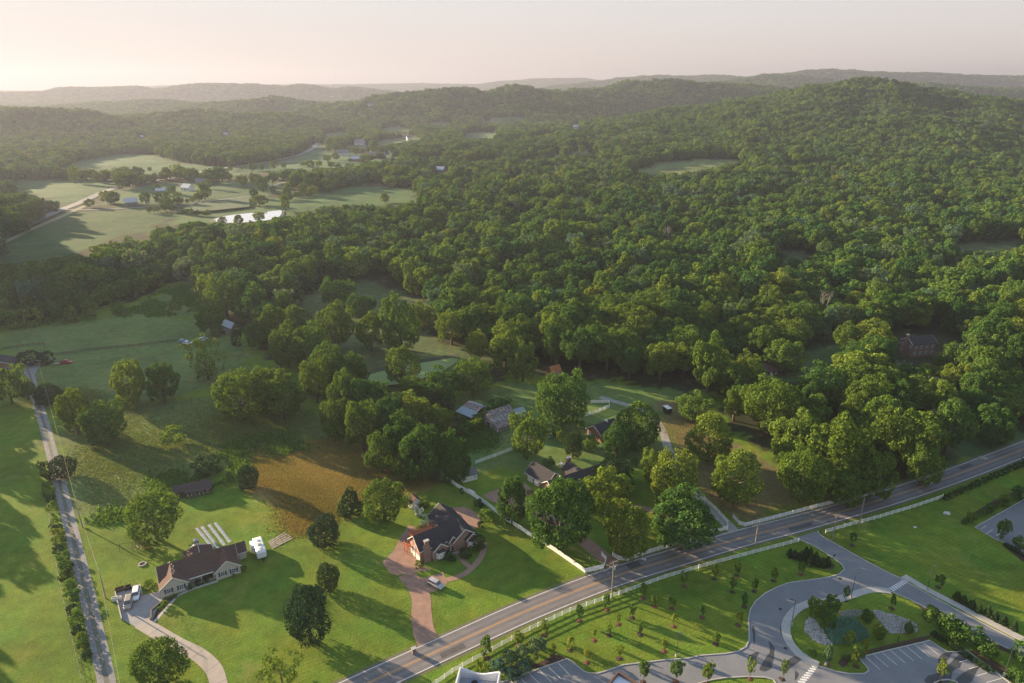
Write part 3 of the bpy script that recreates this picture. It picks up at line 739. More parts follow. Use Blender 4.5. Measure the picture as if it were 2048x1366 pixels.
mass('forest', np.concatenate([W1[rest], W2]), src, 'dense green broadleaf forest covering the hill on the right and the valley')
mass('forest', np.concatenate([W3, W4]), src2, 'hazy forest covering the far hills and ridges')
print('WOODS', len(W1), len(W2), len(W3), len(W4))

# ------------------------------------------------------------------ roads, drives, paved ground
ASPHALT = plain('asphalt', (.085, .085, .09), .9, .14, .35, bump=.2, bscale=8)
ASPHALT_LOT = plain('asphalt_lot', (.17, .175, .185), .9, .12, .25, bump=.2, bscale=8)
ROAD_MAT = plain('asphalt_road', (.165, .155, .155), .9, .14, .3, bump=.2, bscale=8)
CONCRETE = plain('concrete', (.36, .345, .32), .85, .1, .6)
CONC_DRIVE = plain('concrete_drive', (.33, .29, .25), .85, .14, .5)
GRAVEL = plain('gravel', (.21, .205, .2), .95, .3, 1.2, bump=.6, bscale=14)
BROWN_DRIVE = plain('exposed_aggregate', (.27, .165, .12), .9, .2, .5, bump=.3, bscale=12)
FAR_ROAD = plain('far_asphalt', (.22, .215, .21), .9, .1, .3)
WHITE_PAINT = plain('white_road_paint', (.6, .6, .58), .8, .15, 2)
YELLOW_PAINT = plain('yellow_road_paint', (.5, .26, .06), .8, .15, 2)
GRASS_BED = GROUND_MAT
MULCH = plain('mulch', (.055, .034, .022), .95, .3, 3, bump=.5, bscale=10)
WET = plain('wet_asphalt', (.05, .053, .058), .55, .2, .6)
def Z4(*pts): return [(1400 + x / 3.16, 1000 + y / 3.16) for x, y in pts]
def Z5(*pts): return [(850 + x / 3.15, 1000 + y / 3.15) for x, y in pts]

road_px = [(560, 1448), (750, 1360), (900, 1291), (1060, 1219), (1222, 1156), (1350, 1116), (1480, 1077), (1600, 1046), (1724, 1011), (1830, 978), (1930, 943), (2048, 898), (2200, 838)]
road_c = px2(road_px)
ribbon('road', road_c, 7.2, .05, ROAD_MAT, step=3)
for s_, nm in ((1, 'edge_line'), (-1, 'edge_line')):
    ribbon(nm, road_c, .16, .058, WHITE_PAINT, step=3, off=s_ * 3.3)
for s_ in (-.13, .13): ribbon('centre_line', road_c, .13, .058, YELLOW_PAINT, step=3, off=s_)
ribbon('verge', road_c, .9, .012, plain('verge_soil', (.12, .12, .06), .95, .25, 1.5), step=3, off=3.9)
ribbon('verge', road_c, .8, .012, _M['verge_soil'], step=3, off=-3.9)

for o_ in (-2.55, -.95, .95, 2.55): ribbon('wheel_path', road_c, .55, .0535, plain('worn_asphalt', (.135, .125, .122), .85, .2, .25), step=3, off=o_)
for t_, o_, l_, w_ in ((.12, -1.7, 7, 1.6), (.3, 1.8, 5, 2.2), (.47, -1.6, 9, 1.4), (.55, 1.5, 4, 1.8), (.72, 1.9, 8, 1.5)):
    L_ = spline(road_c, 1.0); i_ = int(t_ * len(L_)); ribbon('asphalt_patch', [tuple(q) for q in L_[i_:i_ + l_]], w_, .055, plain('tar_patch', (.085, .08, .08), .9, .2, .8), off=o_)
# gravel driveway on the left, with its two wheel tracks and grassy middle
left_drive = px2([(225, 1440), (213, 1362), (196, 1285), (172, 1180), (150, 1090), (128, 1000), (107, 920), (86, 840), (70, 790), (62, 757), (52, 735)])
ribbon('gravel_driveway', left_drive, 3.4, .03, GRAVEL, step=3)
ribbon('wheel_track_strip', left_drive, .95, .036, plain('driveway_middle', (.125, .13, .1), .95, .3, .7), step=3)
sheet('gravel_yard', px2([(32, 726), (70, 722), (78, 735), (70, 748), (52, 750), (36, 742)]), .025, GRAVEL)
# curved concrete driveway and yard of the white house
ribbon('concrete_driveway', px2([(445, 1420), (437, 1366), (425, 1335), (395, 1308), (355, 1288), (310, 1262), (283, 1246)]), 3.4, .03, CONC_DRIVE, step=1.2)
joints = spline(px2([(437, 1366), (425, 1335), (395, 1308), (355, 1288), (310, 1262), (283, 1246)]), 3.2)
for a, b in zip(joints[:-1], joints[1:]):
    d = (b - a).normalized(); nn = Vector((-d.y, d.x)) * 1.66
    q = [a + nn, a - nn, a - nn + d * .07, a + nn + d * .07]
    sheet('joint', [tuple(v) for v in q], .036, plain('joint_dirt', (.12, .11, .09)))
sheet('concrete_yard', px2([(232, 1188), (240, 1178), (275, 1172), (287, 1190), (322, 1182), (330, 1192), (316, 1212), (305, 1240), (312, 1258), (280, 1258), (246, 1240)]), .022, plain('yard_concrete', (.26, .25, .245), .85, .16, .8))
ribbon('garden_path', px2([(301, 1252), (330, 1220), (358, 1190), (380, 1180), (410, 1170), (436, 1162)]), .8, .028, CONCRETE, step=1.5)
sheet('planting_bed', px2([(322, 1206), (332, 1196), (352, 1192), (376, 1182), (356, 1190), (330, 1218), (303, 1248), (296, 1240), (312, 1222)]), .018, MULCH)
# brown driveways of the brick house
ribbon('brown_driveway', px2([(880, 1300), (858, 1284), (847, 1260), (843, 1225), (842, 1195), (832, 1172), (812, 1148)]), (5.2, 4.4), .03, BROWN_DRIVE, step=1)
sheet('parking_apron', px2([(764, 1126), (790, 1098), (800, 1075), (818, 1050), (832, 1055), (826, 1100), (845, 1130), (862, 1140), (832, 1144), (800, 1150), (785, 1150)]), .024, BROWN_DRIVE)
sheet('parking_apron', px2([(836, 1158), (870, 1150), (886, 1144), (895, 1166), (880, 1180), (858, 1186), (843, 1190)]), .027, BROWN_DRIVE)
ribbon('brown_path', px2([(893, 1160), (925, 1150), (950, 1130), (966, 1105), (968, 1085)]), 1.7, .028, BROWN_DRIVE, step=1)
ribbon('brown_path', px2([(914, 1100), (922, 1115), (934, 1130), (940, 1134)]), 1.5, .026, BROWN_DRIVE, step=1)
sheet('parking_apron', [tuple(p) for p in spline(px2([(900, 1018), (930, 1015), (955, 1028), (962, 1045), (950, 1058), (930, 1050), (915, 1040)]), 1, True)], .024, BROWN_DRIVE)
# brown drives of the long house
ribbon('brown_driveway', px2([(1240, 1142), (1215, 1120), (1190, 1100), (1150, 1070), (1100, 1040), (1064, 1015), (1045, 990)]), 4.2, .03, BROWN_DRIVE, step=1.5)
sheet('parking_apron', px2([(966, 990), (1005, 974), (1050, 966), (1070, 985), (1075, 1010), (1050, 1020), (1010, 1010), (985, 1004)]), .025, BROWN_DRIVE)
ribbon('brown_path', px2([(1265, 1012), (1300, 1020), (1345, 1040), (1390, 1070), (1425, 1092)]), 2.2, .027, BROWN_DRIVE, step=1.5)
ribbon('farm_lane', px2([(1482, 1082), (1462, 1056), (1440, 1035), (1410, 1005), (1380, 965), (1355, 930), (1338, 900), (1326, 865), (1312, 840), (1290, 822), (1262, 812), (1230, 803), (1200, 794)]), (3.4, 2.7), .03, plain('lane_concrete', (.27, .255, .23), .9, .2, .5), step=2)
# far roads
def far_line(pts, step=15):
    q = [ground(a, b) for a, b in pts]; return [(v.x, v.y) for v in q]
ribbon('country_road', far_line([(-30, 488), (0, 475), (60, 448), (130, 417), (190, 392), (245, 373), (320, 360), (380, 349), (420, 341), (470, 333), (540, 323), (590, 312), (620, 300), (634, 288), (637, 276)]), 9.5, .35, FAR_ROAD, step=18)
ribbon('country_road_verge', far_line([(0, 487), (70, 456), (135, 428), (190, 404)]), 6, .25, plain('far_verge', (.2, .2, .1)), step=18)
ribbon('farm_track', far_line([(132, 420), (200, 420), (330, 411)]), 4, .3, FAR_ROAD, step=18)
ribbon('farm_track', far_line([(388, 407), (440, 400), (500, 393)]), 4, .3, FAR_ROAD, step=18)
ribbon('farm_track', far_line([(530, 378), (560, 367), (590, 361)]), 7, .3, FAR_ROAD, step=18)
# dark crop field
crop = far_line([(352, 428), (385, 411), (440, 403), (498, 396), (500, 417), (430, 425)])
sheet('crop_field', crop, .9, plain('crop', (.045, .085, .035), .95, .2, .05))
# ponds
wm, nt, out = new_mat('still_water')
p = nd(nt, 'ShaderNodeBsdfPrincipled', i_Roughness=.04); p.inputs['Base Color'].default_value = (.8, .82, .82, 1); p.inputs['Metallic'].default_value = .65; p.inputs['IOR'].default_value = 1.33
bp = nd(nt, 'ShaderNodeBump', i_Strength=.05, i_Distance=.1); nt.links.new(noise(nt, position(nt), .6, 2), bp.inputs['Height']); nt.links.new(bp.outputs[0], p.inputs['Normal'])
nt.links.new(p.outputs[0], out.inputs[0])
fp = far_line([(424, 443), (445, 435), (490, 429), (530, 426), (562, 422), (557, 436), (525, 443), (480, 447), (440, 447)])
fp = [tuple(q) for q in spline(fp, 6, True)]
_zm = max(float(H(a, b)) for a, b in fp) + .3
sheet('pond_water', fp, _zm, wm)
ribbon('pond_bank', fp + [fp[0]], 5, _zm - float(H(*fp[0])) + .12, plain('far_bank', (.07, .085, .04), .95, .3, .2), step=8)
algae = plain('algae_water', (.20, .27, .085), .55, .12, .35)
sheet('pond_water', [tuple(q) for q in spline(px2([(732, 752), (770, 741), (830, 728), (880, 720), (905, 715), (918, 719), (900, 733), (860, 752), (800, 768), (750, 768)]), 3, True)], .06, algae)
ribbon('pond_bank', px2([(728, 749), (770, 737), (830, 724), (880, 716), (918, 711)]), 3.5, .09, plain('bank_soil', (.05, .06, .03), .95, .3, .4), step=3)

# ---- the car park and its drives
k_left = Z4((590, 243), (640, 255), (720, 290), (800, 340), (860, 380), (900, 412), (912, 440), (880, 470), (800, 492), (650, 512), (560, 525), (480, 555), (410, 592), (350, 642), (318, 695), (306, 755), (310, 830), (311, 885), (290, 930), (240, 958), (160, 972), (0, 984))
k_left += Z5((1660, 998), (1500, 1010), (1250, 1040), (1150, 1075), (1085, 1094), (1035, 1092), (1000, 1080), (940, 1032), (897, 1001), (480, 1150), (250, 1235))
k_right = Z4((745, 196), (752, 215), (795, 245), (900, 302), (1000, 360), (1150, 440), (1270, 497), (1400, 574), (1600, 684), (1800, 787), (2060, 920), (2300, 1040))
lot = px2(k_left + [(930, 1500), (2250, 1500)] + [k_right[-1]] + k_right[-2::-1])
isl = Z4((1190, 573), (1110, 558), (1050, 560), (970, 582), (880, 610), (760, 630), (680, 647), (600, 682), (548, 732), (522, 790), (525, 850), (547, 910), (600, 975), (660, 1018), (735, 1048), (800, 1066), (860, 1086), (950, 1100), (1040, 1099), (1066, 1080), (1058, 1060), (1002, 998), (1180, 953), (1452, 889), (1520, 935), (1562, 960), (1620, 962), (1688, 951), (1705, 968), (1850, 1075), (1990, 1180), (2200, 1330), (2330, 1200), (2100, 1020), (2000, 965), (1800, 872), (1600, 770), (1450, 695), (1330, 632), (1240, 592))
median = Z4((-10, 1160), (60, 1140), (150, 1125), (300, 1117), (410, 1122), (462, 1136), (480, 1160), (440, 1230), (-60, 1230))
islet = Z4((1480, 1157), (1520, 1140), (1570, 1136), (1620, 1150), (1640, 1175), (1560, 1200), (1480, 1185))
P_isl, P_med, P_let = px2(isl), px2(median), px2(islet)
sheet('car_park', lot, .035, ASPHALT_LOT, holes=[P_isl, P_med, P_let])
def kerb(pts, closed=False, label=None):
    L = [Vector(p) for p in pts]; n = len(L); v = []; f = []
    for i, q in enumerate(L):
        a = L[(i - 1) % n] if closed or i else q; b = L[(i + 1) % n] if closed or i < n - 1 else q
        d = (b - a).normalized(); nn = Vector((-d.y, d.x)) * .14
        for s_, z in ((1, .0), (1, .15), (-1, .15), (-1, .0)):
            v.append((q.x + nn.x * s_, q.y + nn.y * s_, z))
    m = n if closed else n - 1
    for i in range(m):
        a, b = 4 * i, 4 * ((i + 1) % n)
        for j in range(3): f.append((a + j, a + j + 1, b + j + 1, b + j))
    mb = MB(); mb.v = v; mb.f = f
    tag(mb.build('kerb', CONCRETE), kind='structure')
kerb(px2(k_left)); kerb(px2(k_right)); kerb(P_isl, True); kerb(P_med, True); kerb(P_let, True)
walk = Z4((1205, 581), (1125, 568), (1050, 574), (968, 601), (870, 629), (760, 646), (690, 655), (615, 690), (566, 740), (543, 795), (547, 855), (572, 912), (628, 975), (690, 1018), (748, 1044))
ribbon('pavement', px2(walk), 2.0, .17, CONCRETE, step=1.2, drape=False, thick=.2)
ribbon('pavement', px2(Z4((1290, 482), (1330, 505), (1400, 548), (1500, 601), (1700, 705), (1900, 808), (2060, 892), (2200, 965))), 1.9, .15, CONCRETE, step=2, drape=False, thick=.2)
sheet('pavement', px2(Z4((1268, 490), (1304, 474), (1340, 500), (1312, 520))), .156, CONCRETE)
def paint(a, b, w, z=.05, name='painted_line'):
    a, b = Vector(a), Vector(b); d = (b - a).normalized(); n = Vector((-d.y, d.x)) * w / 2
    sheet(name, [tuple(a + n), tuple(b + n), tuple(b - n), tuple(a - n)], z, WHITE_PAINT)
def crossing(p0, p1, q0, q1, n):
    a, b, c, d = [Vector(v) for v in px2(Z4(p0, p1, q0, q1))]
    for i in range(n):
        t = (i + .5) / n
        u, v = a.lerp(b, t), c.lerp(d, t)
        paint(u, v, (b - a).length / n * .55, name='crossing_bar')
crossing((1195, 558), (1285, 500), (1222, 582), (1315, 520), 8)
crossing((712, 1046), (612, 1155), (748, 1052), (660, 1160), 8)
for a, b in [((1045, 990), (1138, 1073)), ((1098, 978), (1192, 1058)), ((1150, 965), (1246, 1044)), ((1203, 952), (1298, 1031)), ((1255, 939), (1350, 1018)), ((1306, 927), (1402, 1005)), ((1358, 915), (1452, 993)), ((1411, 902), (1510, 981))]:
    paint(*px2(Z4(a, b)), .12)
for a, b in [((1735, 1000), (1640, 1025)), ((1790, 1042), (1700, 1068)), ((1848, 1084), (1750, 1112)), ((1905, 1128), (1810, 1155)), ((1965, 1170), (1870, 1200))]: paint(*px2(Z4(a, b)), .12)
for a, b in [((838, 1028), (915, 1105)), ((778, 1050), (858, 1130)), ((718, 1072), (800, 1150)), ((658, 1095), (742, 1180)), ((598, 1118), (680, 1205)), ((540, 1140), (620, 1230))]: paint(*px2(Z5(a, b)), .12)
# wet patches left by the sprinklers
_pz = [.037]
def patch(name, pts, mat):
    _pz[0] += .0012; z = _pz[0]
    L = spline(px2(Z4(*pts)), .8, True)
    sheet(name, [(q.x + rnd.uniform(-.12, .12), q.y + rnd.uniform(-.12, .12)) for q in L], z, mat)
patch('wet_patch', [(330, 790), (345, 800), (350, 880), (340, 915), (332, 870)], WET)
patch('wet_patch', [(435, 890), (470, 935), (465, 1000), (440, 1075), (380, 1075), (400, 1020), (440, 960)], WET)
patch('wet_patch', [(310, 985), (370, 960), (350, 1020), (320, 1065), (300, 1050)], WET)
patch('wet_patch', [(545, 1030), (600, 985), (640, 1005), (580, 1060), (540, 1090)], WET)
patch('wet_patch', [(600, 1075), (625, 1100), (600, 1140)], WET)
patch('wet_patch', [(512, 800), (522, 830), (515, 858), (508, 830)], WET)
patch('wet_patch', [(1545, 965), (1600, 960), (1560, 1010), (1510, 1035), (1500, 1015)], WET)
patch('wet_patch', [(1640, 975), (1690, 955), (1720, 990), (1660, 1020), (1640, 1060), (1600, 1080), (1570, 1157), (1430, 1157), (1430, 1120), (1500, 1090), (1560, 1050), (1610, 1000)], WET)
patch('wet_patch', [(1690, 1075), (1730, 1060), (1760, 1010), (1775, 1040), (1740, 1100), (1700, 1157), (1600, 1157), (1640, 1110)], WET)
for (a, b) in [(885, 497), (508, 690), (540, 938), (1005, 570), (868, 283)]:
    g = G(*Z4((a, b))[0])
    L = [(g.x + .45 * math.cos(t * .7854), g.y + .45 * math.sin(t * .7854)) for t in range(8)]
    sheet('drain_cover', L, .052, plain('cast_iron', (.03, .03, .03)))
# second car park at the right edge
lot2 = px2([(1950, 1055), (2056, 995), (2300, 900), (2300, 1130), (2130, 1180), (2075, 1128), (2015, 1088), (1990, 1078)])
sheet('car_park', lot2, .035, ASPHALT_LOT); kerb(lot2, True)
for a, b in [((1962, 1058), (1972, 1052)), ((1970, 1069), (1985, 1060)), ((1992, 1072), (2002, 1066))]: paint(*px2([a, b]), .14)
# mulch beds
def blob(name, cx, cy, rx, ry, mat, z=.02, n=14):
    g = G(cx, cy); dep = float(project(g.x, g.y, 0)[2]) / F_PX
    L = [(g.x + rx * dep * math.cos(6.283 * i / n) * rnd.uniform(.85, 1.15), g.y + ry * dep * 1.5 * math.sin(6.283 * i / n) * rnd.uniform(.85, 1.15)) for i in range(n)]
    return sheet(name, L, z, mat)
sheet('mulch_bed', px2(Z4((555, 370), (620, 372), (700, 405), (780, 435), (835, 435), (855, 415), (820, 385), (760, 360), (690, 340), (620, 330), (560, 350))), .02, MULCH)
sheet('mulch_bed', px2(Z4((1000, 985), (1150, 945), (1440, 880), (1480, 850), (1400, 865), (1150, 925), (1010, 962), (950, 975), (900, 990), (870, 1030), (900, 1058), (930, 1045), (950, 1005))), .02, MULCH)
sheet('mulch_bed', px2(Z4((1700, 950), (1730, 975), (1850, 1062), (1990, 1165), (2050, 1150), (1900, 1040), (1760, 955))), .02, MULCH)
sheet('mulch_bed', px2(Z4((1350, 640), (1450, 690), (1600, 765), (1800, 865), (2000, 960), (1980, 980), (1780, 895), (1580, 800), (1400, 690))), .02, MULCH)
sheet('mulch_bed', px2(Z5((560, 1100), (700, 1060), (895, 1000), (840, 970), (700, 1030), (560, 1080))), .02, MULCH)
sheet('mulch_bed', px2([(1928, 1048), (1985, 1015), (2060, 978), (2060, 968), (1985, 1003), (1922, 1040)]), .02, MULCH)
sheet('mulch_bed', px2([(2010, 1082), (2075, 1125), (2130, 1170), (2120, 1180), (2060, 1135), (2004, 1090)]), .02, MULCH)

# basin: rip-rap stone slopes, headwalls, reeds
def heap(name, outline_px, n, size, mat, label, cat, z=.0):
    poly = [tuple(ground(a, b)[:2]) for a, b in outline_px]
    xs = [p_[0] for p_ in poly]; ys = [p_[1] for p_ in poly]
    mb = MB(); c = 0
    while c < n:
        x, y = rnd.uniform(min(xs), max(xs)), rnd.uniform(min(ys), max(ys))
        if not inside(np.array([x]), np.array([y]), poly)[0]: continue
        c += 1; s_ = size * rnd.uniform(.5, 1.4); zz = float(H(x, y)) + z
        a = rnd.uniform(0, 3); ca, sa = math.cos(a) * s_, math.sin(a) * s_
        q = [(ca, sa), (-sa, ca), (-ca, -sa), (sa, -ca)]
        j = lambda k: k * rnd.uniform(.7, 1.2)
        mb.hexa([(x + j(u), y + j(v), zz - .1) for u, v in q], [(x + j(u) * .7, y + j(v) * .7, zz + s_ * rnd.uniform(.5, .9)) for u, v in q])
    return tag(mb.build(name, mat), label, cat, kind='stuff')
def ZB(*pts): return [(1560 + x / 6.827, 1170 + y / 6.827) for x, y in pts]
ROCK = plain('rip_rap', (.34, .32, .30), .95, .4, 2.5)
heap('rip_rap', ZB((400, 440), (470, 480), (560, 590), (640, 720), (715, 815), (600, 820), (470, 765), (330, 620), (350, 520)), 700, .27, ROCK, 'grey rip-rap stones on the left slope of the storm-water basin', 'stones')
heap('rip_rap', ZB((1260, 335), (1420, 375), (1600, 425), (1730, 470), (1860, 540), (1880, 640), (1700, 660), (1500, 660), (1400, 540), (1310, 430)), 1000, .27, ROCK, 'grey rip-rap stones on the right slope of the storm-water basin', 'stones')
heap('rip_rap', ZB((800, 370), (960, 345), (1130, 345), (1100, 420), (900, 450), (820, 420)), 300, .24, plain('mossy_rock', (.2, .21, .16), .95, .4, 2.5), 'mossy stones at the back inlet of the storm-water basin', 'stones')
def reeds(name, outline_px, n, h, mat, label):
    poly = [tuple(ground(a, b)[:2]) for a, b in outline_px]
    xs = [p_[0] for p_ in poly]; ys = [p_[1] for p_ in poly]; v = []; c = 0
    while c < n:
        x, y = rnd.uniform(min(xs), max(xs)), rnd.uniform(min(ys), max(ys))
        if not inside(np.array([x]), np.array([y]), poly)[0]: continue
        c += 1; z = float(H(x, y)); a = rnd.uniform(0, 6.28); hh = h * rnd.uniform(.6, 1.2); w = .09
        dx, dy = math.cos(a) * w, math.sin(a) * w; lx, ly = rnd.uniform(-.4, .4), rnd.uniform(-.4, .4)
        v += [(x - dx, y - dy, z - .05), (x + dx, y + dy, z - .05), (x + lx, y + ly, z + hh)]
    v = np.array(v); f = np.arange(len(v)).reshape(-1, 3)
    return tag(link(name, mesh_np(name, v, [f], [mat])), label, 'reeds', kind='stuff')
REED = leaf_mat('reed_blades', (.2, .36, .27), (.2, .36, .27), .4, (1, 1.1, .8))
reeds('reeds', ZB((620, 600), (780, 490), (950, 465), (1080, 540), (1190, 660), (1200, 740), (1000, 790), (800, 820), (700, 790)), 5200, 1.5, REED, 'blue green reeds filling the bottom of the storm-water basin')

# ------------------------------------------------------------------ buildings
def brick_mat(name, c1, c2, mortar, scale=4.0):
    m, nt, out = new_mat(name)
    p = nd(nt, 'ShaderNodeBsdfPrincipled', i_Roughness=.9); p.inputs['Specular IOR Level'].default_value = .2
    tc = nd(nt, 'ShaderNodeTexCoord'); sp = nd(nt, 'ShaderNodeSeparateXYZ'); nt.links.new(tc.outputs['Object'], sp.inputs[0])
    ad = nd(nt, 'ShaderNodeMath', operation='ADD'); nt.links.new(sp.outputs[0], ad.inputs[0]); nt.links.new(sp.outputs[1], ad.inputs[1])
    cb = nd(nt, 'ShaderNodeCombineXYZ'); nt.links.new(ad.outputs[0], cb.inputs[0]); nt.links.new(sp.outputs[2], cb.inputs[1])
    b = nd(nt, 'ShaderNodeTexBrick', i_Scale=scale, i_Mortar_Size=.012)
    b.inputs['Color1'].default_value = rgba(c1); b.inputs['Color2'].default_value = rgba(c2); b.inputs['Mortar'].default_value = rgba(mortar)
    nt.links.new(cb.outputs[0], b.inputs['Vector'])
    o = mul_color(nt, b.outputs[0], noise(nt, tc.outputs['Object'], .7, 4), .85, 1.15)
    nt.links.new(o, p.inputs['Base Color']); nt.links.new(p.outputs[0], out.inputs[0]); return m
def band_mat(name, col, vary=.15, rows=3.2, rough=.85, dark=.8, patch=None, axis_z=True, metal=0.0):
    """courses (siding, shingles, sheet ribs): thin shadow lines by height plus mottling; patch = second colour in worn areas"""
    m, nt, out = new_mat(name)
    p = nd(nt, 'ShaderNodeBsdfPrincipled', i_Roughness=rough); p.inputs['Specular IOR Level'].default_value = .25; p.inputs['Metallic'].default_value = metal
    tc = nd(nt, 'ShaderNodeTexCoord'); c = nd(nt, 'ShaderNodeRGB'); c.outputs[0].default_value = rgba(col); o = c.outputs[0]
    if patch:
        rp = nd(nt, 'ShaderNodeMapRange'); rp.inputs[1].default_value = .42; rp.inputs[2].default_value = .6
        mp = nd(nt, 'ShaderNodeMapping'); mp.inputs['Scale'].default_value = (1.2, 1.2, .45); nt.links.new(tc.outputs['Object'], mp.inputs[0])
        nt.links.new(noise(nt, mp.outputs[0], 1.6, 5, .7), rp.inputs[0])
        mx = nd(nt, 'ShaderNodeMix', data_type='RGBA'); mx.inputs['B'].default_value = rgba(patch); nt.links.new(rp.outputs[0], mx.inputs['Factor']); nt.links.new(o, mx.inputs['A']); o = mx.outputs['Result']
    o = mul_color(nt, o, noise(nt, tc.outputs['Object'], 1.1, 5, .65), 1 - vary, 1 + vary)
    o = mul_color(nt, o, noise(nt, tc.outputs['Object'], 7, 2), 1 - vary * .7, 1 + vary * .7)
    wv = nd(nt, 'ShaderNodeTexWave', i_Scale=rows, wave_profile='SAW', bands_direction='Z' if axis_z else 'X'); nt.links.new(tc.outputs['Object'], wv.inputs['Vector'])
    o = mul_color(nt, o, wv.outputs['Fac'], dark, 1.04)
    nt.links.new(o, p.inputs['Base Color']); nt.links.new(p.outputs[0], out.inputs[0]); return m
SIDING = band_mat('cream_siding', (.52, .47, .41), .06, 1.2, .7, .82)
BROWN_ROOF = band_mat('brown_shingles', (.105, .062, .048), .2, 1.6, .9, .82)
BLACK_ROOF = band_mat('charcoal_shingles', (.042, .04, .043), .25, 1.6, .9, .82)
RED_BRICK = brick_mat('red_brick', (.30, .135, .085), (.24, .105, .07), (.34, .28, .24))
PINK_BRICK = brick_mat('weathered_brick', (.25, .15, .12), (.2, .12, .1), (.3, .26, .23))
TRIM = plain('white_trim', (.68, .66, .62), .6, .06)
GLASS = plain('window_glass', (.05, .065, .075), .08, .1, spec=.8)
SHUTTER = plain('blue_shutter', (.035, .075, .1), .6, .1)
DOORW = plain('white_door', (.62, .58, .52), .6, .05)
DARK = plain('dark_opening', (.015, .014, .013), .9)
RUST = band_mat('rusty_sheet', (.15, .065, .045), .3, 1.4, .8, .85, (.3, .3, .31), False)
PAINTED_RUST = band_mat('worn_white_sheet', (.42, .47, .52), .2, 1.4, .7, .85, (.2, .11, .085), False)
BLUE_SHEET = band_mat('blue_grey_sheet', (.24, .30, .33), .12, 1.4, .55, .9, None, False)
GREY_BOARD = band_mat('weathered_board', (.23, .21, .185), .25, 1.3, .9, .75, None, False)
DARK_BOARD = band_mat('brown_board', (.10, .065, .05), .25, 1.3, .9, .75, None, False)
DECK = plain('red_deck', (.36, .10, .045), .8, .2, 2)
def frame(name, label, cat, p0, p1, group=None):
    """thing whose local x runs from p0 to p1 (world 2D)"""
    a, b = Vector(p0), Vector(p1)
    return thing(name, label, cat, (a.x, a.y, float(H(a.x, a.y))), math.atan2(b.y - a.y, b.x - a.x), group)
def block(par, x0, x1, y0, y1, ze, zr, along, wall, roof, ov=.4, z0=-.3, hip=0.0, walls=True, trim=None):
    """gabled block: walls up to the eaves with gable ends, two roof slopes of real thickness"""
    if along == 'x':
        ym = (y0 + y1) / 2
        prof = [(y0, z0), (y1, z0), (y1, ze), (ym, zr), (y0, ze)]
        if walls: MB().prism(prof, 'x', x0, x1).build('wall', wall, par)
        s_ = (zr - ze) / (ym - y0); th = .16
        for sg, ye in ((1, y0 - ov), (-1, y1 + ov)):
            zl = ze - ov * s_ + .05
            mb = MB().hexa([(x0 - ov, ye, zl), (x1 + ov, ye, zl), (x1 + ov - hip, ym, zr + .05), (x0 - ov + hip, ym, zr + .05)][::sg], [(x0 - ov, ye, zl + th), (x1 + ov, ye, zl + th), (x1 + ov - hip, ym, zr + .05 + th), (x0 - ov + hip, ym, zr + .05 + th)][::sg])
            r_ = mb.build('roof_slope', roof, par)
            if trim: MB().box(x0 - ov, x1 + ov, ye - .05 if sg > 0 else ye, ye if sg > 0 else ye + .05, zl - .08, zl + th * .7).build('fascia', trim, r_)
        if trim:
            for xe in (x0 - ov - .05, x1 + ov):
                for sg, ye in ((1, y0 - ov), (-1, y1 + ov)):
                    zl = ze - ov * s_ + .05
                    MB().hexa([(xe, ye, zl - .12), (xe + .05, ye, zl - .12), (xe + .05, ym, zr - .07), (xe, ym, zr - .07)], [(xe, ye, zl + th), (xe + .05, ye, zl + th), (xe + .05, ym, zr + .05 + th), (xe, ym, zr + .05 + th)]).build('barge_board', trim, par)
    else:
        xm = (x0 + x1) / 2
        prof = [(x0, z0), (x1, z0), (x1, ze), (xm, zr), (x0, ze)]
        if walls: MB().prism(prof, 'y', y0, y1).build('wall', wall, par)
        s_ = (zr - ze) / (xm - x0); th = .16
        for sg, xe in ((1, x0 - ov), (-1, x1 + ov)):
            zl = ze - ov * s_ + .05
            MB().hexa([(xe, y0 - ov, zl), (xm, y0 - ov, zr + .05), (xm, y1 + ov - hip, zr + .05), (xe, y1 + ov, zl)], [(xe, y0 - ov, zl + th), (xm, y0 - ov, zr + .05 + th), (xm, y1 + ov - hip, zr + .05 + th), (xe, y1 + ov, zl + th)]).build('roof_slope', roof, par)
        if trim:
            for ye in (y0 - ov - .05, y1 + ov):
                for xe in (x0 - ov, x1 + ov):
                    zl = ze - ov * s_ + .05
                    MB().hexa([(xe, ye, zl - .12), (xm, ye, zr - .07), (xm, ye + .05, zr - .07), (xe, ye + .05, zl - .12)], [(xe, ye, zl + th), (xm, ye, zr + .05 + th), (xm, ye + .05, zr + .05 + th), (xe, ye + .05, zl + th)]).build('barge_board', trim, par)
def window(par, x, y, z, w, h, face='-y', shutter=None, name='window', pane=GLASS, bars=True):
    """window set on a wall; face tells where it looks"""
    o = link(name, None, par); o.empty_display_size = .2
    o.location = (x, y, z); o.rotation_euler = (0, 0, {'-y': 0, '+y': math.pi, '-x': -math.pi / 2, '+x': math.pi / 2}[face])
    f = MB(); t = .09
    f.box(-w / 2 - t, w / 2 + t, -.07, .02, h / 2, h / 2 + t).box(-w / 2 - t, w / 2 + t, -.09, .02, -h / 2 - t, -h / 2).box(-w / 2 - t, -w / 2, -.07, .02, -h / 2, h / 2).box(w / 2, w / 2 + t, -.07, .02, -h / 2, h / 2)
    if bars: f.box(-w / 2, w / 2, -.06, 0, -.04, .04).box(-.03, .03, -.055, 0, -h / 2, h / 2)
    f.build('frame', TRIM, o); MB().box(-w / 2, w / 2, -.03, .01, -h / 2, h / 2).build('pane', pane, o)
    if shutter:
        for s_ in (-1, 1):
            a = s_ * (w / 2 + t + .24); MB().box(a - .22, a + .22, -.06, .01, -h / 2 - .05, h / 2 + .05).build('shutter', shutter, o)
    return o
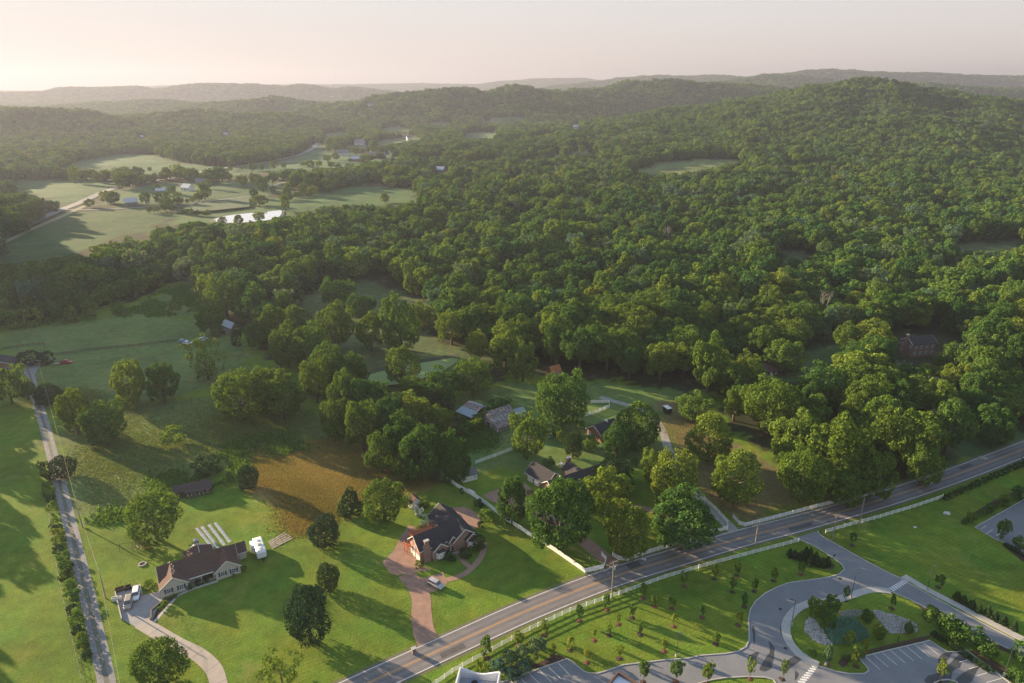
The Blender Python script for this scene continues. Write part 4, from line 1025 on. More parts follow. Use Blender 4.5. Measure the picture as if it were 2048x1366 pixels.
def door(par, x, y, w, h, face='-y', mat=DOORW, name='door', z=0.0, panels=0):
    o = link(name, None, par); o.location = (x, y, z); o.rotation_euler = (0, 0, {'-y': 0, '+y': math.pi, '-x': -math.pi / 2, '+x': math.pi / 2}[face])
    MB().box(-w / 2, w / 2, -.05, .02, 0, h).build('leaf', mat, o)
    MB().box(-w / 2 - .12, -w / 2, -.08, .02, 0, h + .12).box(w / 2, w / 2 + .12, -.08, .02, 0, h + .12).box(-w / 2, w / 2, -.08, .02, h, h + .12).build('frame', TRIM, o)
    for i in range(panels): MB().box(-w / 2 + .1, w / 2 - .1, -.075, -.05, .15 + i * h / panels, h / panels * (i + 1) - .1).build('panel', mat, o)
    return o
def chimney(par, x, y, w, d, z0, z1, mat, pot=True):
    c = MB().box(x - w / 2, x + w / 2, y - d / 2, y + d / 2, z0, z1).build('chimney', mat, par)
    MB().box(x - w / 2 - .1, x + w / 2 + .1, y - d / 2 - .1, y + d / 2 + .1, z1, z1 + .15).build('cap', CONCRETE, c)
    if pot: MB().box(x - .2, x + .2, y - .2, y + .2, z1 + .15, z1 + .5).build('pot', plain('galvanised', (.45, .46, .48), .4, .1), c)

# white ranch house
A, B = (-87.45, 137.07), (-71.2, 146.4)
h = frame('ranch_house', 'cream ranch house with a brown shingle roof and blue shutters', 'house', A, B)
block(h, .3, 18.4, 2.2, 9.2, 2.6, 5.0, 'x', SIDING, BROWN_ROOF, .45, trim=TRIM)
block(h, 0, 6.2, -.4, 5.9, 2.55, 5.0, 'y', SIDING, BROWN_ROOF, .35, trim=TRIM)
block(h, 12.7, 18.8, -.4, 5.9, 2.55, 5.0, 'y', SIDING, BROWN_ROOF, .35, trim=TRIM)
block(h, 6.6, 13.2, 6.5, 12.0, 2.7, 4.85, 'y', SIDING, BROWN_ROOF, .35, hip=2.0)
block(h, 17, 21.2, 5.2, 9.4, 2.3, 3.9, 'x', SIDING, BROWN_ROOF, .3, trim=TRIM)
for x in (1.75, 4.65): window(h, x, -.4, 1.45, .9, 1.15, '-y', SHUTTER)
for x in (14.4, 17.1): window(h, x, -.4, 1.45, .9, 1.15, '-y', SHUTTER)
window(h, 9.2, 2.2, 1.5, 1.4, 1.1, '-y'); door(h, 11.6, 2.2, .95, 2.1, '-y', plain('dark_door', (.06, .03, .025)))
window(h, 0, 3.2, 1.4, .9, 1.1, '-x'); window(h, .3, 7.3, 1.4, .9, 1.1, '-x')
chimney(h, 10.0, 12.2, 1.2, .9, 0, 5.3, PINK_BRICK)
po = MB().box(6.2, 12.7, .5, 2.2, -.1, .12).build('porch_floor', CONCRETE, h)
for x in (6.5, 9.4, 12.4): MB().box(x - .07, x + .07, .62, .76, .12, 2.5).build('porch_post', TRIM, h)
MB().hexa([(6.2, .3, 2.42), (12.7, .3, 2.42), (12.7, 2.3, 2.7), (6.2, 2.3, 2.7)], [(6.2, .3, 2.55), (12.7, .3, 2.55), (12.7, 2.3, 2.85), (6.2, 2.3, 2.85)]).build('porch_roof', BROWN_ROOF, h)
MB().box(6.2, 12.7, .22, .3, 2.3, 2.56).build('gutter', TRIM, h)
for i in range(5):
    MB().tube((3.4 + (i % 2) * .3, .9 + i * 1.0, 4.7), (3.4 + (i % 2) * .3, .9 + i * 1.0, 5.35), .09, .09, 6).build('vent_pipe', TRIM, h)
    MB().tube((10.2, 6.9 + i * .7, 4.6), (10.2, 6.9 + i * .7, 5.15), .09, .09, 6).build('vent_pipe', TRIM, h)

# brick house
A, B = (-24.32, 150.02), (-10.3, 159.33)
h = frame('brick_house', 'red brick house with a charcoal roof, front bay windows and tall chimney', 'house', A, B)
ZB_ = 3.9
block(h, -.2, 12.8, 0, 6.4, ZB_, 6.7, 'x', RED_BRICK, BLACK_ROOF, .35, trim=TRIM)
block(h, 9.3, 16.4, -1.2, 13.2, 3.6, 6.3, 'y', PINK_BRICK, BLACK_ROOF, .4, trim=TRIM)
block(h, 3.2, 7.2, -1.6, 3.2, 3.4, 5.0, 'y', PINK_BRICK, BLACK_ROOF, .3, trim=TRIM)
block(h, 8.2, 10.6, -.8, 3.2, 3.6, 5.1, 'y', PINK_BRICK, BLACK_ROOF, .25, trim=TRIM)
block(h, 13.0, 16.6, -2.0, 1, 3.2, 4.6, 'y', PINK_BRICK, BLACK_ROOF, .3, trim=TRIM)
def bay(par, x, y, z, w, hgt):
    b = MB().prism([(x - w / 2, y), (x - w / 2 + .5, y - .7), (x + w / 2 - .5, y - .7), (x + w / 2, y)], 'z', z - hgt / 2, z + hgt / 2).build('bay_window', TRIM, par)
    MB().box(x - w / 2 + .62, x - .06, y - .74, y - .69, z - hgt / 2 + .2, z + hgt / 2 - .2).build('pane', plain('curtained_glass', (.5, .52, .52), .3, .08), b)
    MB().box(x + .06, x + w / 2 - .62, y - .74, y - .69, z - hgt / 2 + .2, z + hgt / 2 - .2).build('pane', _M['curtained_glass'], b)
    for s_ in (-1, 1):
        x0, x1 = x + s_ * (w / 2 - .1), x + s_ * (w / 2 - .42)
        MB().hexa([(x0, y - .18, z - hgt / 2 + .2), (x1, y - .62, z - hgt / 2 + .2), (x1 + s_ * .06, y - .66, z - hgt / 2 + .2), (x0 + s_ * .06, y - .22, z - hgt / 2 + .2)], [(x0, y - .18, z + hgt / 2 - .2), (x1, y - .62, z + hgt / 2 - .2), (x1 + s_ * .06, y - .66, z + hgt / 2 - .2), (x0 + s_ * .06, y - .22, z + hgt / 2 - .2)]).build('pane', _M['curtained_glass'], b)
    MB().hexa([(x - w / 2 - .1, y + .1, z + hgt / 2), (x - w / 2 + .4, y - .85, z + hgt / 2), (x + w / 2 - .4, y - .85, z + hgt / 2), (x + w / 2 + .1, y + .1, z + hgt / 2)], [(x - w / 2 + .5, y + .1, z + hgt / 2 + .6), (x - w / 2 + .7, y - .1, z + hgt / 2 + .6), (x + w / 2 - .7, y - .1, z + hgt / 2 + .6), (x + w / 2 - .5, y + .1, z + hgt / 2 + .6)]).build('bay_roof', BLACK_ROOF, b)
bay(h, 5.2, -1.6, 1.7, 2.7, 1.9); bay(h, 14.8, -2.0, 1.7, 2.8, 1.9)
window(h, 3.2, -.8, 1.7, .8, 1.8, '-x'); door(h, 9.4, -.8, 1.3, 2.3, '-y', plain('dark_door', (.06, .03, .025)))
MB().box(8.5, 10.3, -1.7, -.8, -.1, .15).build('entry_step', CONCRETE, h)
cb = MB().box(.7, 2.7, -.75, .05, -.2, 4.6).hexa([(.7, -.75, 4.6), (2.7, -.75, 4.6), (2.7, .05, 4.6), (.7, .05, 4.6)], [(1.1, -.7, 5.4), (2.3, -.7, 5.4), (2.3, .05, 5.4), (1.1, .05, 5.4)]).box(1.1, 2.3, -.7, .05, 5.4, 6.6).build('chimney', PINK_BRICK, h)
MB().box(1.0, 2.4, -.8, .15, 6.6, 6.75).build('cap', CONCRETE, cb)
for y in (1.3, 4.1): door(h, -.2, y, 2.3, 1.9, '-x', DOORW, 'garage_door', -.1, 4)
window(h, -.2, 3.0, 3.1, .7, 1.0, '-x'); window(h, -.2, 4.8, 3.1, .7, 1.0, '-x')
for y in (7.3, 9.3, 11.3, 13.0): MB().box(8.95, 9.1, y - .08, y + .08, 0, 3.2).build('porch_column', TRIM, h)
dk = MB().box(1.5, 8.6, 6.5, 10.6, 2.2, 2.4).build('deck', DECK, h)
for x in np.arange(1.5, 8.7, 1.4):
    MB().box(x - .05, x + .05, 10.5, 10.6, 0, 3.4).build('deck_post', DECK, dk)
for y in (6.6, 8.0, 9.3): MB().box(1.5, 1.6, y - .05, y + .05, 0, 3.4).build('deck_post', DECK, dk)
for z in (2.75, 3.05, 3.35): MB().box(1.5, 8.6, 10.5, 10.58, z, z + .07).box(1.5, 1.58, 6.5, 10.5, z, z + .07).build('deck_rail', DECK, dk)
dk = MB().box(-1.6, -.25, 5.2, 7.2, 2.2, 2.35).build('side_landing', DECK, h)
for x, y in ((-1.55, 5.25), (-1.55, 7.1), (-.35, 7.1)): MB().box(x - .06, x + .06, y - .06, y + .06, 0, 3.3).build('landing_post', DECK, dk)
MB().box(-1.6, -1.53, 5.2, 7.2, 2.9, 3.0).box(-1.6, -1.53, 5.2, 7.2, 3.2, 3.3).build('landing_rail', DECK, dk)

# small brown roofed hut behind the brick house
h = frame('garden_hut', 'small garden hut with brown roof behind the brick house', 'shed', G(824, 1018)[:2], G(838, 1012)[:2])
block(h, 0, 3.2, 0, 2.6, 2.0, 3.1, 'y', TRIM, BROWN_ROOF, .3)
door(h, 1.6, 0, .9, 1.8, '-y'); window(h, 2.7, 0, 1.2, .4, .6, '-y')

# long house with a garage wing
A = (4.86, 190.94); B = (8.95, 186.3)
h = frame('garage_wing_house', 'long brick house with black roof and two white garage doors', 'house', A, B)
block(h, -.3, 9.0, 0, 6.6, 2.8, 5.4, 'x', RED_BRICK, BLACK_ROOF, .45, trim=TRIM)
for x in (1.5, 4.6): door(h, x, 0, 2.1, 2.0, '-y', DOORW, 'garage_door', -.1, 4)
# main range, turned to the garage
rot = math.atan2(10.6, 18.3) - math.atan2(B[1] - A[1], B[0] - A[0])
m0 = Vector((11.8 - A[0], 181.9 - A[1])); m0.rotate(Matrix.Rotation(-math.atan2(B[1] - A[1], B[0] - A[0]), 2))
mr_ = link('main_range', None, h); mr_.location = (m0.x, m0.y, 0); mr_.rotation_euler = (0, 0, rot)
block(mr_, -.6, 23, -3.6, 3.6, 2.8, 5.45, 'x', PINK_BRICK, BLACK_ROOF, .45, trim=TRIM)
block(mr_, 9.5, 14.5, 0, 7.4, 2.8, 5.0, 'y', RED_BRICK, BLACK_ROOF, .35)
for x in (3, 6.5, 12, 16, 20): window(mr_, x, -3.6, 1.5, 1.0, 1.3, '-y')
window(mr_, -.6, 0, 1.5, .9, 1.2, '-x')
chimney(mr_, 12.2, 7.9, 1.5, .9, 0, 5.9, RED_BRICK)
MB().box(3.4, 3.6, -.1, .1, 5.2, 6.1).build('vent_pipe', TRIM, mr_)
# terrace with table behind
MB().box(3, 9.5, 3.7, 9.5, -.1, .1).build('terrace', CONCRETE, mr_)
def garden_table(px, py, label):
    g = G(px, py, .1); t = thing('garden_table', label, 'table', g)
    MB().tube((0, 0, .68), (0, 0, .74), .75, .75, 16).build('table_top', TRIM, t); MB().tube((0, 0, 0), (0, 0, .68), .06, .05, 8).build('leg', TRIM, t)
    for i in range(4):
        c = thing('garden_chair', ['white garden chair nearest the chimney of the terrace', 'white garden chair at the back of the terrace table', 'white garden chair on the garage side of the terrace table', 'white garden chair nearest the house at the terrace table'][i], 'chair', (g.x + 1.15 * math.cos(i * 1.57), g.y + 1.15 * math.sin(i * 1.57), .1), i * 1.57, 'chairs on the terrace')
        MB().box(-.25, .25, -.25, .25, .4, .45).build('seat', TRIM, c); MB().box(.2, .25, -.25, .25, .45, .95).build('backrest', TRIM, c)
        for a in (-.22, .22):
            for b in (-.22, .22): MB().box(a - .025, a + .025, b - .025, b + .025, 0, .4).build('leg', TRIM, c)
garden_table(1122, 931, 'white round table on the terrace behind the long house')

# small white shed by the tree row
h = frame('white_shed', 'small white shed with grey roof below the column shaped tree', 'shed', G(926, 966)[:2], G(957, 958)[:2])
block(h, 0, 5.0, 0, 3.0, 2.2, 3.6, 'x', TRIM, plain('grey_shingle', (.13, .14, .16), .9, .15, 2), .25)
door(h, 2.6, 0, 1.6, 1.8, '-y', TRIM); window(h, .9, 0, 1.3, .6, .7, '-y'); window(h, 4.2, 0, 1.3, .6, .7, '-y')

# old barn with gambrel roof and lean-tos
A = (-5.9, 223.4); B = (1.25, 228.5)
h = frame('old_barn', 'old grey barn with rusty gambrel roof and front lean-to', 'barn', A, B)
MB().prism([(1.6, -.3), (7.4, -.3), (7.4, 2.6), (6.6, 5.0), (4.5, 6.6), (2.4, 5.0), (1.6, 2.6)], 'x', -.3, 9.2).build('wall', GREY_BOARD, h)
def slab(par, name, x0, x1, ya, za, yb, zb, mat, th=.1):
    return MB().hexa([(x0, ya, za), (x1, ya, za), (x1, yb, zb), (x0, yb, zb)], [(x0, ya, za + th), (x1, ya, za + th), (x1, yb, zb + th), (x0, yb, zb + th)]).build(name, mat, par)
slab(h, 'upper_roof', -.6, 9.4, 2.3, 5.05, 4.5, 6.75, RUST); slab(h, 'upper_roof', -.6, 9.4, 6.7, 5.05, 4.5, 6.75, RUST)
slab(h, 'lower_roof', -.6, 9.4, 1.45, 2.6, 2.35, 5.0, PAINTED_RUST); slab(h, 'lower_roof', -.6, 9.4, 7.55, 2.6, 6.65, 5.0, PAINTED_RUST)
MB().prism([(-.9, -.3), (1.6, -.3), (1.6, 2.9), (-.9, 1.9)], 'x', .2, 9.2).build('lean_to_wall', GREY_BOARD, h)
slab(h, 'lean_to_roof', -.2, 9.5, -1.25, 1.8, 1.55, 3.0, RUST)
door(h, -.3, 4.4, 2.2, 2.4, '-x', DARK_BOARD, 'barn_door'); window(h, -.3, 4.5, 4.4, .8, .8, '-x', pane=DARK)
MB().box(-.02, .2, -1.05, -.9, -.2, 1.9).build('corner_post', TRIM, h)
h2 = frame('barn_annex', 'low annex with blue grey metal roof joined to the old barn', 'barn', (A[0] + 9.9 * .816 - 2.6 * .579, A[1] + 9.9 * .579 + 2.6 * .816), (A[0] + 20 * .816 - 2.6 * .579, A[1] + 20 * .579 + 2.6 * .816))
block(h2, 0, 5.2, -1.6, 4.6, 2.4, 4.2, 'x', GREY_BOARD, BLUE_SHEET, .3)
# open shed
h = frame('open_shed', 'open sided farm shed with blue grey and rusty metal roof', 'shed', (-21.2, 235.0), (-15.2, 229.6))
slab(h, 'roof_sheet', -.2, 8.4, -.3, 2.7, 3.2, 3.7, BLUE_SHEET); slab(h, 'roof_sheet', .2, 8.2, 3.2, 3.72, 6.2, 4.9, RUST); slab(h, 'roof_sheet', .2, 8.2, 9.6, 3.4, 6.2, 4.9, BLUE_SHEET)
for x in (.2, 2.9, 5.5, 8.0):
    for y, z in ((.0, 2.7), (6.2, 4.8), (9.3, 3.4)): MB().box(x - .1, x + .1, y - .1, y + .1, -.2, z).build('post', DARK_BOARD, h)
MB().box(.2, 8.1, 9.3, 9.4, -.2, 3.4).build('back_wall', GREY_BOARD, h)

# brick garage
h = frame('brick_garage', 'detached orange brick garage with dark roof behind the long house', 'garage', G(1174, 870)[:2], G(1207, 888)[:2])
block(h, 0, 7.4, 0, 9.5, 2.9, 5.2, 'y', RED_BRICK, BLACK_ROOF, .4, trim=TRIM)
door(h, 1.4, 0, 1.0, 2.1, '-y'); window(h, 4.6, 0, 1.5, 1.0, 1.2, '-y'); window(h, 0, 3, 1.5, .9, 1.1, '-x')
MB().box(3.2, 4.2, 5.5, 6.2, 4.6, 5.75).build('roof_vent', TRIM, h)

# red playhouse between the trees, brick house in the wood, hidden cottage, grey barn of the left pasture, corner of a house
h = frame('timber_playhouse', 'orange timber cabin peeping out of the trees behind the barn', 'cabin', G(1104, 757)[:2], G(1126, 752)[:2])
CEDAR = plain('cedar', (.36, .14, .06), .8, .2, 2)
block(h, 0, 4.6, 0, 4, 2.8, 4.9, 'x', CEDAR, CEDAR, .35); window(h, 1.3, 0, 1.6, .8, .9); window(h, 3.3, 0, 1.6, .8, .9); door(h, 2.3, 0, .7, 1.9, '-y', DARK_BOARD)
h = frame('woodland_brick_house', 'tall brick gabled house with end chimney deep in the right wood', 'house', G(1797, 704)[:2], G(1822, 716)[:2])
block(h, 0, 7.5, 0, 13, 6.4, 9.0, 'y', PINK_BRICK, BLACK_ROOF, .35, trim=TRIM)
chimney(h, 3.75, -.4, 1.4, .8, 0, 10.2, PINK_BRICK); window(h, 1.3, 0, 5.0, .8, 1.2); window(h, 1.3, 0, 2.0, .8, 1.2); window(h, 6.2, 0, 5.0, .8, 1.2)
for y in (2, 5, 8, 11): window(h, 7.5, y, 5.0, .9, 1.3, '+x'); window(h, 7.5, y, 2.0, .9, 1.3, '+x')
block(h, -4.4, 0, 4, 9, 2.8, 4.4, 'x', PINK_BRICK, BLACK_ROOF, .3, trim=TRIM)
h = frame('hidden_cottage', 'low brown cottage mostly hidden by trees in the right wood', 'house', G(1520, 757)[:2], G(1555, 752)[:2])
block(h, 0, 11, 0, 7, 2.8, 5, 'x', DARK_BOARD, BROWN_ROOF, .4); window(h, 3, 0, 1.5, 1, 1.1); window(h, 8, 0, 1.5, 1, 1.1); door(h, 5.5, 0, 1, 2.1)
h = frame('woodshed', 'small brown roofed shed at the edge of the shaded woodland glade', 'shed', G(1598, 760)[:2], G(1612, 768)[:2])
block(h, 0, 3.5, 0, 7.5, 2.0, 3.0, 'y', DARK_BOARD, BROWN_ROOF, .25); door(h, 1.7, 0, 1.2, 1.8, '-y', DARK_BOARD)
h = frame('pasture_barn', 'grey weathered barn with pale metal roof beside the left pasture', 'barn', G(432, 670)[:2], G(462, 668)[:2])
block(h, 0, 7.4, 0, 9, 2.8, 4.9, 'y', GREY_BOARD, plain('pale_sheet', (.42, .45, .48), .5, .1, 1), .35); door(h, 3.7, 0, 2.4, 2.4, '-y', DARK_BOARD)
h = frame('brick_cottage', 'brick house corner with dark roof at the left edge by the gravel yard', 'house', G(-38, 748)[:2], G(14, 742)[:2])
block(h, 0, 13, 0, 8, 2.8, 5.2, 'y', RED_BRICK, BLACK_ROOF, .4, trim=TRIM); window(h, 10.5, 0, 1.5, 1.1, 1.3)

# long dark stable by the white house
h = frame('stable', 'long dark brown stable with a white railed porch below the weeds', 'stable', G(350, 1002)[:2], G(418, 988)[:2])
block(h, 0, 10.5, 1.0, 5.0, 2.2, 3.5, 'x', DARK_BOARD, plain('dark_sheet_roof', (.07, .05, .045), .8, .2, 1.5), .3)
for x in np.linspace(3.2, 10.4, 6): MB().box(x - .06, x + .06, -.2, -.08, 0, 2.0).build('porch_post', DARK_BOARD, h)
MB().hexa([(3.0, -.5, 1.95), (10.8, -.5, 1.95), (10.8, 1.1, 2.25), (3.0, 1.1, 2.25)], [(3.0, -.5, 2.05), (10.8, -.5, 2.05), (10.8, 1.1, 2.35), (3.0, 1.1, 2.35)]).build('porch_roof', _M['dark_sheet_roof'], h)
for z in (.5, .95): MB().box(3.2, 10.4, -.16, -.1, z, z + .1).build('porch_rail', plain('grey_rail', (.35, .31, .28), .8, .2), h)
for x in (4.2, 6.4, 8.6): door(h, x, 1.0, .9, 1.8, '-y', DARK_BOARD)
for x in (5.3, 7.5, 9.6): window(h, x, 1.0, 1.3, .6, .6, '-y')

# commercial buildings at the bottom edge
WHITE_WALL = plain('white_stucco', (.6, .61, .64), .8, .05, .5); MEMBRANE = plain('roof_membrane', (.3, .31, .33), .8, .1, .6)
zt = 8.0
c0, c1, c2 = G(922, 1334, zt), G(998, 1343, zt), G(880, 1392, zt)
h = thing('white_commercial_building', 'white stucco commercial building with dipped parapet at the bottom edge', 'building', (c0.x, c0.y, 0), math.atan2(c1.y - c0.y, c1.x - c0.x))
Lx = (Vector((c1.x, c1.y)) - Vector((c0.x, c0.y))).length
def dip(x): return zt - 1.0 * math.sin(math.pi * min(1, max(0, x / Lx))) ** 1.5
n = 14; top = [(Lx * i / n, dip(Lx * i / n)) for i in range(n + 1)]
MB().prism([(0, 0)] + top[:0] + [(Lx, 0)] + top[::-1], 'y', -.3, 0).build('rear_wall', WHITE_WALL, h)
MB().box(-.3, 0, -12, .0, 0, zt).build('side_wall', WHITE_WALL, h); MB().box(Lx, Lx + .3, -12, 0, 0, zt).build('side_wall', WHITE_WALL, h)
MB().box(0, Lx, -12, -.3, 0, zt - 2.4).build('flat_roof', MEMBRANE, h)
u = MB().box(2.0, 4.6, -3.6, -1.4, zt - 2.4, zt - 1.2).build('rooftop_unit', plain('unit_blue', (.12, .17, .24), .5, .1), h)
MB().tube((3.3, -2.5, zt - 1.2), (3.3, -2.5, zt - 1.05), .7, .7, 14).build('fan', DARK, u)
c0, c1, c2 = G(1236, 1341, 6.5), G(1290, 1372, 6.5), G(1180, 1384, 6.5)
h = thing('brown_trim_building', 'flat roofed building corner with brown parapet and white roof', 'building', (c0.x, c0.y, 0), math.atan2(c1.y - c0.y, c1.x - c0.x))
PARAPET = plain('brown_parapet', (.11, .075, .065), .8, .1)
MB().box(0, 14, -.35, 0, 0, 6.5).build('parapet_wall', PARAPET, h); MB().box(0, .35, -12, -.35, 0, 6.5).build('parapet_wall', PARAPET, h)
MB().box(.35, 14, -12, -.35, 0, 5.7).build('flat_roof', plain('white_membrane', (.62, .65, .7), .6, .05), h)
MB().box(5.2, 5.9, -.38, .03, 6.4, 6.8).build('parapet_cap', PARAPET, h)

# far houses
def far_house(px, py, w, d, he, wall, roof, label, face=0.0, name='farmhouse'):
    g = ground(px, py)
    h = thing(name, label, 'house', g, face)
    block(h, -w / 2, w / 2, -d / 2, d / 2, he, he + d * .42, 'x', wall, roof, .5)
    for x in np.linspace(-w / 2 + 1.6, w / 2 - 1.6, max(2, int(w // 4))): window(h, x, -d / 2, he * .55, 1.3, 1.5, '-y', bars=False)
    door(h, .4, -d / 2, 1.2, 2.2, '-y', DARK_BOARD)
    return h
PALE_ROOF = plain('pale_metal_roof', (.42, .45, .48), .5, .08); GREY_ROOF = plain('grey_roof', (.18, .18, .19), .8, .1)
far_house(263, 409, 12, 9, 3.2, GREY_BOARD, PALE_ROOF, 'grey farmhouse with pale roof left of the dark crop field', .5)
far_house(376, 381, 12, 9, 4, TRIM, PALE_ROOF, 'white farmhouse with porch beyond the dark crop field', -.4)
far_house(322, 385, 10, 6, 2.6, GREY_BOARD, PALE_ROOF, 'low pale outbuilding left of the white farmhouse', .3)
far_house(404, 369, 13, 9, 4, GREY_BOARD, GREY_ROOF, 'grey house among trees right of the white farmhouse', .2)
far_house(3, 360, 18, 12, 5, GREY_BOARD, PALE_ROOF, 'pale roofed house at the left edge by the upper field', .3)
far_house(686, 311, 20, 12, 5, TRIM, GREY_ROOF, 'white house in the trees right of the far road', .2)
far_house(716, 322, 22, 9, 4, PINK_BRICK, PALE_ROOF, 'low house with pale roof on the far pasture', .1)
far_house(756, 316, 26, 14, 4, DARK_BOARD, GREY_ROOF, 'dark roofed riding barn on the far pasture', .1)
far_house(720, 290, 20, 12, 6, TRIM, GREY_ROOF, 'white two storey house on the far valley floor', -.3)
far_house(818, 280, 10, 8, 6, TRIM, GREY_ROOF, 'tall white house near the far green clearing', .4)
far_house(1152, 258, 16, 9, 6, TRIM, PALE_ROOF, 'white mansion on the wooded slope below the middle ridge', .3)
far_house(1028, 350, 16, 9, 6, TRIM, PALE_ROOF, 'white roofed building rising out of the woods in the middle', .1)
far_house(878, 347, 18, 9, 6, GREY_BOARD, PALE_ROOF, 'pale roofed barn in the woods left of the middle', -.4)
far_house(786, 309, 14, 8, 4, TRIM, PALE_ROOF, 'small white building at the right end of the far pasture', .1)
far_house(284, 277, 9, 7, 3.5, GREY_BOARD, PALE_ROOF, 'white house on the left wooded hillside', .2)
far_house(452, 271, 9, 7, 3.5, GREY_BOARD, PALE_ROOF, 'white house on the wooded hill left of the far road', .2)
far_house(740, 212, 14, 9, 5, TRIM, GREY_ROOF, 'white house high on the hazy middle ridge', .2)
far_house(664, 195, 18, 10, 5, GREY_BOARD, PALE_ROOF, 'pale buildings on the hazy left ridge', .2)
# radio mast on the far ridge
g = ground(671, 181); mt = thing('radio_mast', 'thin lattice radio mast on the far left ridge', 'mast', g)
hm_ = 125.0
for i in range(3):
    a = i * 2.094; MB().tube((2.2 * math.cos(a), 2.2 * math.sin(a), 0), (.5 * math.cos(a), .5 * math.sin(a), hm_), .35, .25, 5).build('leg', plain('mast_steel', (.3, .28, .28), .6, .1), mt)
for k in range(16):
    z = hm_ * k / 16; r_ = 2.2 - 1.7 * k / 16
    mb = MB()
    for i in range(3):
        a, b = i * 2.094, (i + 1) * 2.094; mb.tube((r_ * math.cos(a), r_ * math.sin(a), z), (r_ * math.cos(b), r_ * math.sin(b), z + hm_ / 16), .12, .12, 4)
    mb.build('brace', _M['mast_steel'], mt)

# ------------------------------------------------------------------ fences
FENCE = plain('white_fence', (.8, .79, .76), .6, .08); FENCE_DARK = plain('dark_fence', (.06, .05, .04), .9, .2)
def board_fence(pts, label, rails=3, h=1.25, gap=2.44, mat=FENCE, wide=.17, cat='fence', name='board_fence', post=.065):
    """posts and rails; each post and each rail is a part. pts: world 2D"""
    P = [Vector(p) for p in pts]
    o = thing(name, label, cat, (P[0].x, P[0].y, float(H(P[0].x, P[0].y))))
    pm = MB().box(-post, post, -post, post, -.2, h + .06).prism([(-post - .02, h + .06), (post + .02, h + .06), (0, h + .16)], 'y', -post, post).mesh('post', mat)
    rm = MB().box(0, 1, -.022, .022, -wide / 2, wide / 2).mesh('rail', mat)
    for a, b in zip(P[:-1], P[1:]):
        L = (b - a).length; n = max(1, round(L / gap)); d = (b - a) / n; ang = math.atan2(d.y, d.x)
        for i in range(n + 1):
            q = a + d * i; z = float(H(q.x, q.y))
            pz = link('post', pm, o, (q.x - P[0].x, q.y - P[0].y, z - o.location.z)); pz.rotation_euler = (0, 0, ang)
        for i in range(0, n, 2):
            m = min(2, n - i); q = a + d * i; e = q + d * m; z0, z1 = float(H(q.x, q.y)), float(H(e.x, e.y))
            for k in range(rails):
                rr = link('rail', rm, o, (q.x - P[0].x, q.y - P[0].y, z0 - o.location.z + h * (k + .75) / (rails - .05)))
                rr.rotation_euler = (0, -math.atan2(z1 - z0, d.length * m), ang); rr.scale = (d.length * m, 1, 1)
    return o
board_fence(px2([(840, 1392), (905, 1346), (985, 1302), (1060, 1261), (1140, 1224), (1222, 1196), (1330, 1157), (1430, 1128), (1520, 1104), (1597, 1084)]), 'long white board fence along the car park side of the road')
board_fence(px2([(1651, 1066), (1700, 1052), (1760, 1036), (1830, 1015), (1885, 996)]), 'white board fence along the road right of the car park entrance')
board_fence(px2([(1225, 1112), (1236, 1120), (1255, 1122), (1300, 1106), (1350, 1091), (1385, 1083)]), 'white board fence with an angled end in front of the big lawn trees', 4, 1.35)
board_fence(px2([(1416, 1068), (1455, 1059), (1455, 1048), (1430, 1020), (1400, 994)]), 'short white board fence beside the farm lane mouth', 4, 1.3)
board_fence(px2([(1466, 1036), (1478, 1050), (1490, 1053), (1560, 1035), (1620, 1019), (1690, 1001)]), 'white board fence in front of the wood right of the farm lane', 4, 1.3)
board_fence(px2([(892, 958), (915, 975), (945, 992), (975, 1012), (1010, 1040), (1050, 1066), (1110, 1104), (1170, 1146), (1207, 1137), (1212, 1122), (1203, 1112)]), 'long white fence between the brick house lawn and the long house', 5, 1.4, wide=.2)
board_fence(px2([(951, 928), (990, 914), (1026, 900)]), 'short white fence on the lawn below the old barn', 4, 1.3)
board_fence(px2([(1090, 862), (1098, 868), (1096, 876), (1105, 874)]), 'tiny white fence corner beside the sunlit barn tree', 4, 1.3)
board_fence(px2([(1166, 808), (1190, 806), (1218, 806), (1219, 815), (1190, 827), (1168, 834)]), 'white paddock fence beside the large sunlit tree', 4, 1.3)
board_fence([tuple(G(a, b)[:2]) for a, b in [(0, 701), (45, 694), (88, 689), (92, 706)]], 'dark board fence of the small paddock at the left edge', 3, 1.3, mat=FENCE_DARK)
board_fence([tuple(G(a, b)[:2]) for a, b in [(112, 711), (200, 699), (280, 692), (358, 682)]], 'dark board fence across the left pasture', 3, 1.3, mat=FENCE_DARK)
board_fence([tuple(ground(a, b)[:2]) for a, b in [(472, 341), (540, 333), (600, 327)]], 'dark pasture fence beside the far road', 3, 1.6, gap=6, mat=FENCE_DARK)
board_fence([tuple(G(a, b)[:2]) for a, b in [(92, 990), (104, 1075), (118, 1160), (140, 1260), (165, 1366), (172, 1400)]], 'thin wire fence along the shrub row beside the gravel driveway', 2, 1.1, gap=4, mat=plain('grey_wire', (.2, .19, .17)), wide=.03, post=.05, name='wire_fence')

